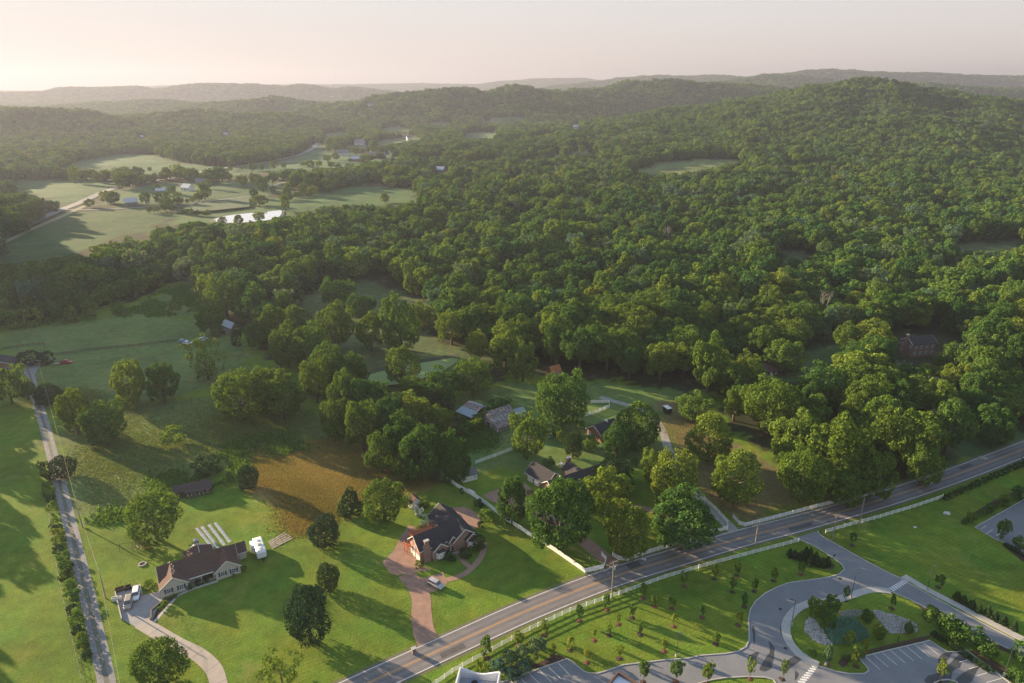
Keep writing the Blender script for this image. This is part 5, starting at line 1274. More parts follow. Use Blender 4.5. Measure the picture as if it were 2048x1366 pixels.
# ------------------------------------------------------------------ poles, wires, lamps
POLE = plain('pole_wood', (.24, .2, .165), .9, .2, 2); STEEL = plain('lamp_steel', (.045, .05, .05), .5, .1)
TOPS = {}
def utility_pole(key, px, py, h, label, arms=1, rz=.5, transformer=False):
    g = ground(px, py); o = thing('utility_pole', label, 'utility pole', g, rz)
    MB().tube((0, 0, -.3), (0, 0, h), .17, .11, 8).build('pole', POLE, o)
    for k in range(arms):
        z = h - .35 - k * 1.1
        c = MB().box(-1.2, 1.2, -.06, .06, z - .07, z + .07).build('crossarm', POLE, o)
        for x in (-1.1, -.5, .5, 1.1): MB().tube((x, 0, z + .07), (x, 0, z + .26), .05, .03, 6).build('insulator', CONCRETE, c)
    if transformer: MB().tube((.35, 0, h - 2.6), (.35, 0, h - 1.6), .26, .26, 10).build('transformer', plain('galvanised', (.45, .46, .48)), o)
    TOPS[key] = Vector((g.x, g.y, g.z + h - .1)); return o
utility_pole('a', 1223, 1195, 11, 'utility pole with transformer by the brown driveway entrance', 2, .5, True)
utility_pole('b', 1717, 1054, 11, 'utility pole standing in the fence right of the car park entrance')
utility_pole('c', 1508, 1104, 9.5, 'utility pole beside the fence left of the car park entrance')
utility_pole('d', 1664, 1080, 8, 'utility pole at the corner of the car park entrance', 1)
utility_pole('e', 2038, 932, 9, 'utility pole by the road at the right edge')
utility_pole('f', 85, 756, 8.5, 'utility pole at the top of the gravel driveway', 1, 0)
utility_pole('g', 165, 1054, 9, 'utility pole at the weedy corner right of the gravel driveway', 0)
utility_pole('h', 212, 1197, 8.5, 'utility pole left of the concrete parking yard', 0)
def wire(a, b, label, sag=.8, r=.022, off=0.0):
    a, b = Vector(a), Vector(b); a.x += off; b.x += off
    pts = [a.lerp(b, t / 12) - Vector((0, 0, sag * 4 * (t / 12) * (1 - t / 12))) for t in range(13)]
    o = MB(); o.path([p_ - pts[0] for p_ in pts], r, 4)
    w = o.build('power_line', plain('wire', (.26, .25, .2), .7, .05)); w.location = pts[0]
    return tag(w, label, 'wire', 'overhead wires')
wire(TOPS['f'], TOPS['g'], 'overhead wire from the top of the gravel driveway to the weedy corner', r=.035)
wire(TOPS['g'], TOPS['h'], 'overhead wire from the weedy corner to the parking yard', r=.035)
wire(TOPS['h'], Vector((-76, 100, 8)), 'overhead wire leaving the parking yard towards the bottom edge', r=.035)
for k, off in enumerate((-.9, .9)):
    s_ = ('nearer', 'farther')[k]
    wire(TOPS['a'], TOPS['c'], s_ + ' overhead wire from the transformer pole along the road', off=off)
    wire(TOPS['c'], TOPS['b'], s_ + ' overhead wire past the car park entrance', off=off)
    wire(TOPS['b'], TOPS['e'], s_ + ' overhead wire along the wooded road bend', off=off)
gpole = G(1082, 1086); o = thing('metal_post', 'short pale pole by the long white fence under the biggest tree', 'post', gpole); MB().tube((0, 0, 0), (0, 0, 5.5), .09, .07, 8).build('pole', CONCRETE, o)
MB().box(-.35, .35, -.1, .1, 5.3, 5.5).build('cap', CONCRETE, o)
wire(gpole + Vector((0, 0, 5.2)), TOPS['a'] - Vector((0, 0, 1.8)), 'service wire from the transformer pole to the pale pole')
def lamp_post(px, py, h, label, rz):
    g = ground(px, py); o = thing('lamp_post', label, 'street lamp', g, rz, 'car park lamp posts')
    MB().tube((0, 0, -.2), (0, 0, .75), .3, .28, 12).build('concrete_base', CONCRETE, o)
    MB().tube((0, 0, .75), (0, 0, h), .08, .06, 8).build('pole', STEEL, o)
    MB().tube((0, 0, h - .1), (.7, 0, h + .05), .04, .04, 6).build('arm', STEEL, o)
    MB().box(.55, 1.25, -.18, .18, h, h + .12).build('lamp_head', STEEL, o)
def q4(x, y): return Z4((x, y))[0]
lamp_post(*q4(953, 620), 7.2, 'dark lamp post on the pavement at the top of the basin island', .6)
lamp_post(*q4(577, 790), 7.2, 'dark lamp post on the left curve of the basin island', 2.8)
lamp_post(*q4(1244, 922), 7.2, 'dark lamp post in the mulch bed above the parking bays', .3)
lamp_post(*q4(1435, 568), 7.2, 'lamp post on the lawn beside the right hand pavement', .3)
lamp_post(*q4(1920, 1112), 7.2, 'lamp post in the mulch bed at the bottom right', .3)
lamp_post(*Z5((1583, 985))[0], 7.2, 'lamp post on the kerb of the sapling lawn', -1.2)
lamp_post(*q4(795, 1042), 7.2, 'lamp post on the lower tip of the basin island', 2.8)
# kerbside posts, bollards, signs, boxes
def sign(px, py, label, col, w=.5, h=.5, ph=1.2, rz=0.0):
    g = G(px, py); o = thing('sign', label, 'sign', g, rz); MB().tube((0, 0, 0), (0, 0, ph + h), .035, .035, 6).build('post', STEEL, o)
    MB().box(-w / 2, w / 2, -.045, -.015, ph, ph + h).build('plate', plain('sign_' + label.split()[0], col, .6, .05), o)
sign(*q4(845, 372), 'black sign on the drive edge by the evergreen bed', (.03, .04, .04), .7, .6, .9, .4)
sign(*Z5((1370, 385))[0], 'white left sign of two by the roadside fence', (.7, .7, .7), .7, .6, .5, .4)
sign(*Z5((1384, 390))[0], 'white right sign of two by the roadside fence', (.7, .7, .7), .7, .6, .5, .4)
sign(*Z5((1033, 405))[0], 'thin white marker pole by the angled fence end', (.6, .6, .6), .12, .8, 1.6, .4)
g = G(828, 1306); o = thing('mailbox', 'stone mailbox pillar where the brown driveway meets the road', 'mailbox', g, .5)
MB().box(-.45, .45, -.4, .4, 0, 1.35).build('pillar', plain('stone_pillar', (.16, .145, .13), .9, .3, 3), o); MB().box(-.52, .52, -.47, .47, 1.35, 1.5).build('cap', CONCRETE, o); MB().box(-.18, .18, -.48, -.4, .85, 1.15).build('box_door', STEEL, o)
def boulder(px, py, s, label, col, name='boulder'):
    g = G(px, py); bm = bmesh.new(); bmesh.ops.create_icosphere(bm, subdivisions=2, radius=1)
    for v in bm.verts:
        v.co *= 1 + rnd.uniform(-.22, .22); v.co = Vector((v.co.x * s, v.co.y * s * .7, max(v.co.z, -.3) * s * .55))
    me = bpy.data.meshes.new(name); bm.to_mesh(me); bm.free(); me.materials.append(plain('stone_' + str(col[0]), col, .9, .2, 3))
    tag(link(name, me, None, g), label, 'stone')
boulder(1893, 1027, 1.1, 'pale boulder on the lawn below the roadside hedge', (.5, .48, .44))
boulder(1966, 918, 1.6, 'grey rock on the verge at the road bend', (.28, .26, .24))
boulder(*Z5((585, 1092))[0], .7, 'pale stone at the foot of the blue green shrubs', (.42, .38, .34))
boulder(*q4(1358, 172), .5, 'small pale stone on the right hand lawn', (.5, .5, .46))
# upturned boat by the fence
g = G(944, 984); o = thing('boat', 'white upturned dinghy on the grass beside the long fence', 'boat', g, -.75)
vs = []; fs = []
for i in range(9):
    t = i / 8; w = .62 * math.sin(math.pi * min(1, .12 + t * .88)) ** .7; x = -1.7 + 3.4 * t
    for k in range(7):
        a = math.pi * k / 6; vs.append((x, -w * math.cos(a), .55 * math.sin(a) * (.5 + .5 * w / .62)))
for i in range(8):
    for k in range(6): fs.append((7 * i + k, 7 * i + k + 1, 7 * i + k + 8, 7 * i + k + 7))
MB().add(vs, fs).build('hull', TRIM, o, True); MB().box(-1.6, 1.5, -.03, .03, .5, .62).build('keel', TRIM, o)

# ------------------------------------------------------------------ vehicles
TYRE = plain('tyre', (.02, .02, .02), .9); RIM = plain('rim', (.4, .4, .42), .35, .05, metal=.6); LAMP_R = plain('tail_lamp', (.3, .02, .015), .3); LAMP_W = plain('headlamp', (.7, .7, .68), .2)
def paint_mat(name, col): return plain(name, col, .3, .04, 2, spec=.6)
def loft(name, secs, mat, par, smooth_=False):
    """sections: (x, [(y, z)...]) mirrored to both sides"""
    v = []; f = []
    n = len(secs[0][1]) * 2
    for x, half in secs:
        ring = [(x, -y, z) for y, z in half] + [(x, y, z) for y, z in half[::-1]]; v += ring
    for i in range(len(secs) - 1):
        for k in range(n): f.append((i * n + k, i * n + (k + 1) % n, (i + 1) * n + (k + 1) % n, (i + 1) * n + k))
    f += [tuple(range(n))[::-1], tuple(range((len(secs) - 1) * n, len(secs) * n))]
    return MB().add(v, f).build(name, mat, par, smooth_)
def car(px, py, rz, kind, body, label, group=None, name=None, cat='car'):
    g = ground(px, py); o = thing(name or {'suv': 'parked_suv', 'sedan': 'parked_car', 'pickup': 'pickup_truck'}[kind], label, cat, g + Vector((0, 0, .02)), rz, group)
    W_ = .92; L = {'suv': 2.3, 'sedan': 2.3, 'pickup': 2.75}[kind]; hb = {'suv': 1.05, 'sedan': .92, 'pickup': 1.08}[kind]; hr = {'suv': 1.72, 'sedan': 1.42, 'pickup': 1.8}[kind]
    def sec(x, zt, w=1.0, zb=.32): return (x, [(W_ * w * .9, zb), (W_ * w, (zb + zt) / 2), (W_ * w * .97, zt - .06), (W_ * w * .86, zt)])
    b = loft('body', [sec(-L, hb - .14, .86, .42), sec(-L + .18, hb - .02, .95, .36), sec(-L + .8, hb, 1), sec(0, hb, 1), sec(L - 1.3, hb - .02, 1), sec(L - .35, hb - .16, .96), sec(L, hb - .34, .84, .4)], body, o)
    if kind == 'suv': cab = (-L + .1, -L + .42, .62, 1.15)
    elif kind == 'sedan': cab = (-L + .35, -L + 1.1, .35, 1.15)
    else: cab = (-.75, -.55, .75, 1.2)
    x0, x1, x2, x3 = cab; zt = hr
    loft('windows', [(x0, [(W_ * .88, hb - .03), (W_ * .86, hb)]), (x1, [(W_ * .87, hb - .03), (W_ * .72, zt - .03)]), (x2, [(W_ * .87, hb - .03), (W_ * .72, zt - .03)]), (x3, [(W_ * .86, hb - .05), (W_ * .84, hb - .02)])], GLASS, o)
    loft('roof', [(x1 - .03, [(W_ * .73, zt - .05), (W_ * .62, zt + .03)]), ((x1 + x2) / 2, [(W_ * .74, zt - .04), (W_ * .62, zt + .06)]), (x2 + .03, [(W_ * .73, zt - .05), (W_ * .62, zt + .03)])], body, o)
    for s_ in (-1, 1):
        for xa, xb in ((x0, x1), (x3, x2), ((x1 + x2) / 2, (x1 + x2) / 2)):
            MB().tube((xa, s_ * W_ * .865, hb - .02), (xb, s_ * W_ * .735, zt - .02), .05, .045, 5).build('pillar', body, o)
    if kind == 'pickup':
        MB().box(-L + .12, -.85, -W_ * .72, W_ * .72, hb - .02, hb + .015).build('bed', DARK, o)
    for x in (-L + .85, L - .9):
        for s_ in (-1, 1):
            w = MB().tube((x, s_ * (W_ - .2), .34), (x, s_ * (W_ + .02), .34), .34, .34, 14).build('wheel', TYRE, o); MB().tube((x, s_ * (W_ - .1), .34), (x, s_ * (W_ + .035), .34), .2, .19, 10).build('rim', RIM, w)
    for s_ in (-1, 1):
        MB().box(L - .16, L - .02, s_ * .62 - .17, s_ * .62 + .17, hb - .42, hb - .28).build('headlight', LAMP_W, o); MB().box(-L - .01, -L + .12, s_ * .68 - .1, s_ * .68 + .1, hb - .4, hb - .14).build('tail_light', LAMP_R, o)
        MB().box(.55, .75, s_ * (W_ + .1) - .07, s_ * (W_ + .1) + .07, hb - .02, hb + .12).build('mirror', body, o)
    return o
SILVER = paint_mat('silver_paint', (.33, .33, .34)); WHITEP = paint_mat('white_paint', (.68, .68, .68)); REDP = paint_mat('red_paint', (.42, .035, .02)); BLUEP = paint_mat('blue_paint', (.2, .28, .4)); TANP = paint_mat('tan_paint', (.28, .24, .19))
car(872, 1172, -.62, 'suv', SILVER, 'silver estate car on the brown driveway of the brick house', cat='car')
car(258, 1209, -1.22, 'suv', TANP, 'tan off-road car with roof rack in the parking yard', cat='car')
car(273, 1192, -1.2, 'suv', WHITEP, 'white car in the parking yard beside the ranch house', cat='car')
car(133, 727, .12, 'pickup', REDP, 'red pickup truck on the left pasture', cat='truck')
car(366, 684, .1, 'sedan', BLUEP, 'blue grey car by the fence of the left pasture'); car(376, 688, .2, 'sedan', WHITEP, 'white car beside the blue grey car in the left pasture')
car(407, 681, .9, 'suv', WHITEP, 'white car in front of the grey pasture barn')
car(1921, 695, -.3, 'sedan', SILVER, 'silver car under the trees right of the woodland brick house')
car(1934, 699, -.3, 'sedan', WHITEP, 'white car under the trees right of the woodland brick house')
# camper trailer
a, b = Vector((-67.0, 151.0)), Vector((-70.4, 157.0))
o = thing('camper_trailer', 'white camper trailer parked beside the ranch house', 'trailer', (a.x, a.y, 0), math.atan2(b.y - a.y, b.x - a.x))
loft('body', [(0, [(1.05, .9), (1.2, 1.6), (1.2, 2.3), (1.0, 2.55)]), (.5, [(1.2, .6), (1.22, 1.8), (1.2, 3.0), (1.0, 3.15)]), (6.3, [(1.2, .6), (1.22, 1.8), (1.2, 3.05), (1.0, 3.2)]), (6.8, [(1.1, .7), (1.2, 1.8), (1.15, 2.9), (.95, 3.05)])], WHITEP, o)
MB().box(3.6, 6.2, 1.2, 2.1, .7, 2.9).build('slide_out', WHITEP, o)
for x in (1.4, 3.2, 5.2): MB().box(x - .3, x + .3, -.3, .3, 3.14, 3.42).build('roof_vent', TRIM, o)
MB().box(2.6, 3.3, -.6, .4, 3.15, 3.5).build('air_conditioner', CONCRETE, o)
for x in (1.6, 4.4): MB().box(x - .5, x + .5, -1.26, -1.2, 1.7, 2.4).build('window', GLASS, o)
MB().box(2.6, 3.3, -1.26, -1.2, .7, 2.6).build('door', TRIM, o)
for x in (3.4, 4.3):
    for s_ in (-1, 1): MB().tube((x, s_ * 1.0, .36), (x, s_ * 1.22, .36), .36, .36, 12).build('wheel', TYRE, o)
MB().tube((0, .7, .6), (-1.3, 0, .5), .07, .07, 6).tube((0, -.7, .6), (-1.3, 0, .5), .07, .07, 6).build('tow_frame', STEEL, o)
MB().tube((-1.2, 0, 0), (-1.2, 0, .7), .06, .06, 6).build('jack', STEEL, o)
# small black box trailer on the dry strip
g = G(1334, 826); o = thing('box_trailer', 'small black box trailer with white roof on the dry grass', 'trailer', g, -1.2)
MB().box(-1.6, 1.6, -1.0, 1.0, .5, 2.5).build('body', plain('black_panel', (.02, .02, .022), .6), o); MB().box(-1.65, 1.65, -1.05, 1.05, 2.5, 2.62).build('roof', TRIM, o)
for s_ in (-1, 1): MB().tube((0, s_ * .9, .35), (0, s_ * 1.08, .35), .35, .35, 12).build('wheel', TYRE, o)
MB().tube((1.6, .5, .5), (2.7, 0, .45), .05, .05, 6).tube((1.6, -.5, .5), (2.7, 0, .45), .05, .05, 6).build('tow_frame', STEEL, o); MB().box(-1.63, -1.6, -.8, .8, .6, 2.4).build('rear_door', plain('dark_grey_panel', (.04, .04, .045), .6), o)
# flat trailer behind the pickup, propane tank
g = G(116, 729); o = thing('flat_trailer', 'small flat trailer behind the red pickup', 'trailer', g, .12); MB().box(-1.6, 1.2, -.7, .7, .45, .55).build('platform', CONCRETE, o); MB().tube((1.2, 0, .5), (2.4, 0, .5), .05, .05, 6).build('tow_bar', STEEL, o)
for s_ in (-1, 1): MB().tube((-.3, s_ * .75, .3), (-.3, s_ * .92, .3), .3, .3, 12).build('wheel', TYRE, o)
g = G(101, 724); o = thing('water_tank', 'pale round tank beside the top of the gravel yard', 'tank', g)
MB().tube((0, 0, 0), (0, 0, 1.3), 1.0, 1.0, 18).build('tank_wall', TRIM, o, True); MB().tube((0, 0, 1.3), (0, 0, 1.75), 1.0, .35, 18).build('tank_top', TRIM, o, True); MB().tube((0, 0, 1.75), (0, 0, 1.9), .3, .3, 12).build('hatch', TRIM, o)

# ------------------------------------------------------------------ garden things of the ranch house
CLOTH = plain('row_cover', (.25, .28, .32), .9, .12, 1.2); WOODG = plain('bed_board', (.3, .26, .21), .9, .25, 2)
rows = [((393, 1056), (427, 1097)), ((404, 1053), (437, 1096)), ((418, 1049), (450, 1091)), ((430, 1045), (461, 1085))]
for k, (a, b) in enumerate(rows):
    a, b = Vector(px2([a])[0]), Vector(px2([b])[0]); d = b - a
    nm = ['first', 'second', 'third', 'fourth'][k]
    o = thing('garden_row', nm + ' pale covered vegetable row from the left behind the ranch house', 'garden row', (a.x, a.y, 0), math.atan2(d.y, d.x), 'covered vegetable rows')
    n = 7; L = d.length / n
    for i in range(n):
        w = .42 + rnd.uniform(-.05, .05)
        MB().prism([(-w, .0), (-w * .9, .06), (0, .09), (w * .9, .06), (w, .0)], 'x', L * i + .07, L * (i + 1) - .05).build('cover_sheet', CLOTH, o)
bedc = px2([(536, 1084), (572, 1062), (586, 1078), (546, 1098)]); p0, p1, p2, p3 = [Vector(p_) for p_ in bedc]
for k in range(5):
    t = (k + .5) / 5; a, b = p0.lerp(p3, t), p1.lerp(p2, t); d = b - a
    o = thing('board_row', ['topmost', 'second', 'middle', 'fourth', 'lowest'][k] + ' row of grey boards on the lawn right of the camper', 'boards', (a.x, a.y, 0), math.atan2(d.y, d.x), 'rows of grey boards')
    x = 0
    while x < d.length - .6:
        l = rnd.uniform(1.2, 2.2); MB().box(x, min(x + l, d.length), -.28 + rnd.uniform(-.06, .06), .28, .0, .1 + rnd.uniform(0, .06)).build('board', WOODG, o); x += l + .15
g = G(281, 1099); o = thing('play_tower', 'wooden play tower with pitched roof on the ranch house lawn', 'playset', g, .4)
for x in (-.7, .7):
    for y in (-.7, .7): MB().box(x - .07, x + .07, y - .07, y + .07, 0, 2.6).build('post', WOODG, o)
MB().box(-.8, .8, -.8, .8, 1.2, 1.3).build('platform', WOODG, o)
CEDL = plain('cedar_light', (.42, .28, .13), .8, .15, 2)
MB().hexa([(-.95, -.95, 2.5), (.95, -.95, 2.5), (.95, 0, 3.4), (-.95, 0, 3.4)], [(-.95, -.95, 2.58), (.95, -.95, 2.58), (.95, 0, 3.48), (-.95, 0, 3.48)]).build('roof_slope', CEDL, o)
MB().hexa([(-.95, .95, 2.5), (.95, .95, 2.5), (.95, 0, 3.4), (-.95, 0, 3.4)], [(-.95, .95, 2.58), (.95, .95, 2.58), (.95, 0, 3.48), (-.95, 0, 3.48)]).build('roof_slope', CEDL, o)
MB().hexa([(.75, -.3, 0), (2.6, -.3, 0), (2.6, .3, 0), (.75, .3, 0)], [(.75, -.3, 1.25), (2.6, -.3, .12), (2.6, .3, .12), (.75, .3, 1.25)]).build('slide', plain('slide_yellow', (.4, .25, .06), .5), o)
g = G(254, 1099); o = thing('swing_frame', 'metal swing frame left of the wooden play tower', 'swing', g, .2)
for x in (-1.6, 1.6):
    for s_ in (-1, 1): MB().tube((x, s_ * .8, 0), (x, 0, 2.1), .05, .05, 6).build('leg', STEEL, o)
MB().tube((-1.6, 0, 2.1), (1.6, 0, 2.1), .05, .05, 6).build('crossbar', STEEL, o)
for x in (-.7, .7):
    s_ = MB().box(x - .22, x + .22, -.1, .1, .45, .49).build('seat', STEEL, o); MB().tube((x - .2, 0, .49), (x - .2, 0, 2.1), .015, .015, 4).tube((x + .2, 0, .49), (x + .2, 0, 2.1), .015, .015, 4).build('chain', STEEL, s_)
g = G(285, 1129); o = thing('fire_pit', 'round stone fire pit on the ranch house lawn', 'fire pit', g)
for i in range(14):
    a = i * 6.283 / 14; k = MB().box(-.18, .18, -.14, .14, 0, .3 + rnd.uniform(-.04, .06)).build('stone', plain('pit_stone', (.42, .38, .34), .9, .2, 3), o); k.location = (.85 * math.cos(a), .85 * math.sin(a), 0); k.rotation_euler = (0, 0, a + 1.57)
MB().tube((0, 0, 0), (0, 0, .06), .7, .7, 14).build('ash_bed', plain('ash', (.08, .075, .07)), o)
for k, (px, py) in enumerate([(235, 1172), (243, 1170), (251, 1168), (259, 1166), (267, 1163)]):
    g = G(px, py); o = thing('garden_stake', ['first', 'second', 'third', 'fourth', 'fifth'][k] + ' pale garden stake from the left behind the parking yard', 'stake', g, group='garden stakes'); MB().box(-.04, .04, -.04, .04, 0, 1.1).build('stake', CEDL, o); MB().box(-.12, .12, -.03, .03, .8, .9).build('tie', CEDL, o)
# parking yard walls and clutter
def low_wall(pts, label, h, w, mat, name='low_wall'):
    P = [Vector(p) for p in px2(pts)]; o = thing(name, label, 'wall', (P[0].x, P[0].y, 0))
    for a, b in zip(P[:-1], P[1:]):
        d = b - a; s_ = MB().box(0, d.length, -w / 2, w / 2, 0, h).build('wall_block', mat, o, loc=(a.x - P[0].x, a.y - P[0].y, 0)); s_.rotation_euler = (0, 0, math.atan2(d.y, d.x))
low_wall([(244, 1241), (237, 1212), (231, 1187)], 'low concrete wall along the left of the parking yard', .7, .25, CONCRETE)
low_wall([(280, 1172), (285, 1190)], 'short concrete wall right of the white parked car', .7, .25, CONCRETE)
low_wall([(322, 1206), (303, 1222), (302, 1240)], 'curved dark stone edging between parking yard and flower bed', .5, .4, plain('dark_stone', (.12, .1, .09), .9, .3, 3))
def crate(px, py, w, d, h, mat, label, name, rz=.5, cat='box'):
    g = G(px, py); o = thing(name, label, cat, g, rz)
    MB().box(-w / 2, w / 2, -d / 2, -d / 2 + .08, 0, h).box(-w / 2, w / 2, d / 2 - .08, d / 2, 0, h).box(-w / 2, -w / 2 + .08, -d / 2, d / 2, 0, h).box(w / 2 - .08, w / 2, -d / 2, d / 2, 0, h).build('sides', mat, o); MB().box(-w / 2 + .08, w / 2 - .08, -d / 2 + .08, d / 2 - .08, .05, h * .55).build('contents', MULCH, o)
crate(240, 1181, 2.0, 1.2, .8, DARK_BOARD, 'brown compost bin at the back of the parking yard', 'compost_bin'); crate(257, 1178, 1.4, 1.1, 1.0, plain('black_panel', (.02, .02, .022)), 'black bin beside the compost bin in the parking yard', 'garden_bin')
crate(234, 1200, .8, 2.2, .9, TRIM, 'white box on the wall left of the off-road car', 'storage_box', 1.75)
crate(272, 1176, 1.6, 1.0, .6, plain('grey_clutter', (.3, .29, .27), .8, .3, 3), 'grey crate behind the white parked car', 'storage_crate')

# ------------------------------------------------------------------ saplings with mulch rings
def sapling(px, py, w_px, kind, label, group=None, h=None):
    g = G(px, py); dep = float(project(g.x, g.y, 0)[2]) / F_PX; rad = w_px / 2 * dep
    h = h or rad * 3.4
    half = h * .38
    o = plant('sapling', kind, g.x, g.y, rad, half, h - 2 * half, label, 'sapling', group)
    L = [(.75 * math.cos(i * .5236) * rnd.uniform(.8, 1.2), .75 * math.sin(i * .5236) * rnd.uniform(.8, 1.2), .03) for i in range(12)]
    MB().add(L + [(0, 0, .16)], [(i, (i + 1) % 12, 12) for i in range(12)]).build('mulch_ring', MULCH if rnd.random() < .7 else plain('red_mulch', (.12, .05, .03), .95, .3, 3), o)
row = [(390, 998, 82), (590, 918, 60), (755, 852, 54), (972, 760, 54), (1145, 692, 52), (1375, 617, 54), (1630, 545, 50), (1820, 497, 46), (1965, 477, 46)]
ordn = ['first', 'second', 'third', 'fourth', 'fifth', 'sixth', 'seventh', 'eighth', 'ninth']
for k, (x, y, w) in enumerate(row): sapling(*Z5((x, y))[0], w / 3.15, 'sapd' if k < 6 else 'sap', ordn[k] + ' young tree from the left along the roadside board fence', 'young trees along the board fence', 4.6 if k else 6)
lawn = [(805, 988, 42, 'sapd'), (912, 945, 56, 'yellow'), (1020, 1026, 52, 'yellow'), (1065, 884, 26, 'sap'), (1160, 853, 30, 'sap'), (1215, 783, 28, 'sap'), (1305, 742, 44, 'sap'), (1355, 850, 40, 'sap'), (1443, 672, 44, 'sap'), (1555, 684, 44, 'sap'), (1565, 797, 46, 'yellow'), (1745, 742, 28, 'sap'), (1830, 908, 50, 'sapd'), (1505, 953, 44, 'sap'), (1225, 998, 44, 'sap')]
near_ = ['nearest the blue green shrubs', 'right of the blue green shrubs, golden', 'golden and nearest the parking corner', 'very thin, behind the golden pair', 'thin with a bare stem, right of the very thin one', 'thin, below the roadside fence', 'light green, mid lawn below the fence', 'tall and narrow in the middle of the lawn', 'light green below the transformer pole', 'tall and pale, right of the transformer pole', 'bright yellow green in the middle of the lawn', 'thin and pale on the right of the lawn', 'dark, near the bend of the drive', 'light, beside the lawn lamp post', 'light, near the kerb by the white marker']
for k, (x, y, w, kd) in enumerate(lawn): sapling(*Z5((x, y))[0], w / 3.15, kd, 'sapling on the shaded lawn, ' + near_[k], 'saplings on the lawn', 3.6)
more = [(465, 512, 40, 'left of the evergreen bed'), (635, 472, 44, 'in front of the evergreen bed'), (205, 582, 40, 'left of the drive bend, upper'), (342, 577, 40, 'beside the kerb below the evergreen bed'), (280, 677, 46, 'beside the kerb at the drive bend'), (240, 792, 42, 'yellowish, beside the lower drive bend'), (960, 287, 40, 'alone on the right hand lawn near the entrance'), (1505, 552, 50, 'alone beside the right hand pavement'), (1210, 682, 36, 'reddish, on the upper part of the basin island'), (920, 632, 46, 'by the lamp post on the basin island')]
for x, y, w, t in more: sapling(*q4(x, y), w / 3.16, 'yellow' if 'yellow' in t else 'sapd', 'sapling ' + t, 'saplings by the drive', 4.2)
for x, y, w, kd, t in [(1375, 1150, 74, 'light', 'left'), (1580, 1145, 84, 'light', 'middle'), (1775, 1160, 84, 'light', 'right')]:
    sapling(*Z5((x, y))[0], w / 3.15, kd, 'round young tree at the bottom edge of the drive, ' + t + ' of three', 'young trees on the bottom grass strip', 6)
for x, y, w, kd, t in [(315, 1128, 50, 'sap', 'light young tree at the right end of the bottom grass strip'), (520, 1135, 40, 'sapd', 'small young tree beside the lower crossing'), (1515, 1150, 70, 'yellow', 'bright yellow young tree on the car park islet'), (800, 1040, 56, 'blue', 'grey green young tree on the lower tip of the basin island'), (985, 1052, 60, 'yellow', 'golden young tree at the end of the parking row'), (1025, 985, 50, 'yellow', 'golden young tree behind the end of the parking row')]:
    sapling(*q4(x, y), w / 3.16, kd, t, None, 5.5)
for x, y, w, kd, t in [(740, 735, 116, 'light', 'largest round tree at the back left of the basin'), (838, 700, 96, 'light', 'round tree behind the reeds of the basin'), (815, 800, 106, 'light', 'round tree on the left side of the reeds'), (1058, 775, 84, 'sapd', 'upright tree on the right side of the reeds'), (1132, 880, 90, 'light', 'rounded tree below the right stone slope'), (1322, 838, 66, 'light', 'round light tree on the right stone slope'), (950, 915, 84, 'yellow', 'golden tree at the front of the reeds')]:
    x_, y_ = q4(x, y); seen_tree('young_tree', kd, x_, y_ - w / 3.16 * .45, w / 3.16, w / 3.16 * 1.15, t)
for x, y, w, t in [(1925, 1030, 34, 'upright tree in the second car park'), (2048, 1085, 46, 'round tree at the right edge of the second car park')]:
    pass
seen_tree('young_tree', 'light', 2008, 1058, 26, 40, 'upright young tree on the second car park island'); seen_tree('young_tree', 'sapd', 2042, 1086, 28, 26, 'round young tree at the edge of the second car park')
# evergreens
for k, (x, y, w) in enumerate([(570, 350, 40), (600, 362, 44), (640, 372, 48), (672, 350, 50), (662, 392, 40), (700, 402, 48), (735, 380, 54), (742, 415, 40), (780, 412, 48), (812, 405, 44), (700, 345, 36)]):
    x_, y_ = q4(x, y); seen_tree('cedar_shrub', 'cone', x_, y_ - 8, w / 3.16, w / 3.16 * 1.5, 'dark cedar in the mulch bed by the drive, ' + ['far left end', 'left end', 'left front', 'left back', 'front', 'front middle', 'tall middle', 'front right', 'right', 'right end', 'back middle'][k], 'shrub', 'cedars in the mulch bed', .1)
for k, (x, y) in enumerate([(1630, 610), (1670, 635), (1722, 662), (1766, 690), (1826, 712), (1870, 740), (1926, 768), (1990, 800)]):
    x_, y_ = q4(x, y); seen_tree('cedar_shrub', 'cone', x_, y_ - 4, 16, 22, ordn[k] + ' conical evergreen from the top along the right hand pavement', 'shrub', 'conical evergreens along the pavement', .1)
# shrubs: kind, x, y, w, h in the picture
def shrubs(items, label, group, kind='bush'):
    for k, (x, y, w, h) in enumerate(sorted(items)): seen_tree('shrub', kind, x, y, w, h, ORD[k] + ' from the left, ' + label, 'shrub', group, .02, False)
shrubs([(1000 - 8, 1332, 34, 34), (1016, 1322, 36, 40), (1042, 1310, 34, 38), (1066, 1300, 34, 40), (1082, 1288, 26, 26), (1046, 1336, 36, 34), (1026, 1346, 34, 30)], 'blue green rounded shrub in the thicket beside the white commercial building', 'blue green shrubs', 'blue')
shrubs([(955, 1338, 20, 30), (972, 1340, 22, 34)], 'yellow green upright shrub beside the white parapet', 'upright shrubs', 'bushl')
shrubs([(1868, 1235, 40, 38), (1895, 1250, 46, 42), (1918, 1262, 44, 40), (1945, 1272, 44, 40), (1975, 1292, 44, 38), (1860, 1224, 22, 18), (1905, 1275, 30, 26), (2044, 1305, 44, 50), (2040, 1352, 40, 36)], 'big leafy shrub in the hedge between basin and right hand drive', 'hedge shrubs by the right hand drive')
shrubs([(1870 + i * 10, 1268 + i * 6.5, 16, 12) for i in range(12)], 'low clipped shrub in the hedge below the big leafy shrubs', 'clipped hedge shrubs', 'bushd')
shrubs([(1845 - i * 11, 1279 + i * 2.8, 13, 10) for i in range(14)], 'small rounded shrub in the mulch above the parking bays', 'small shrubs above the parking bays', 'bush')
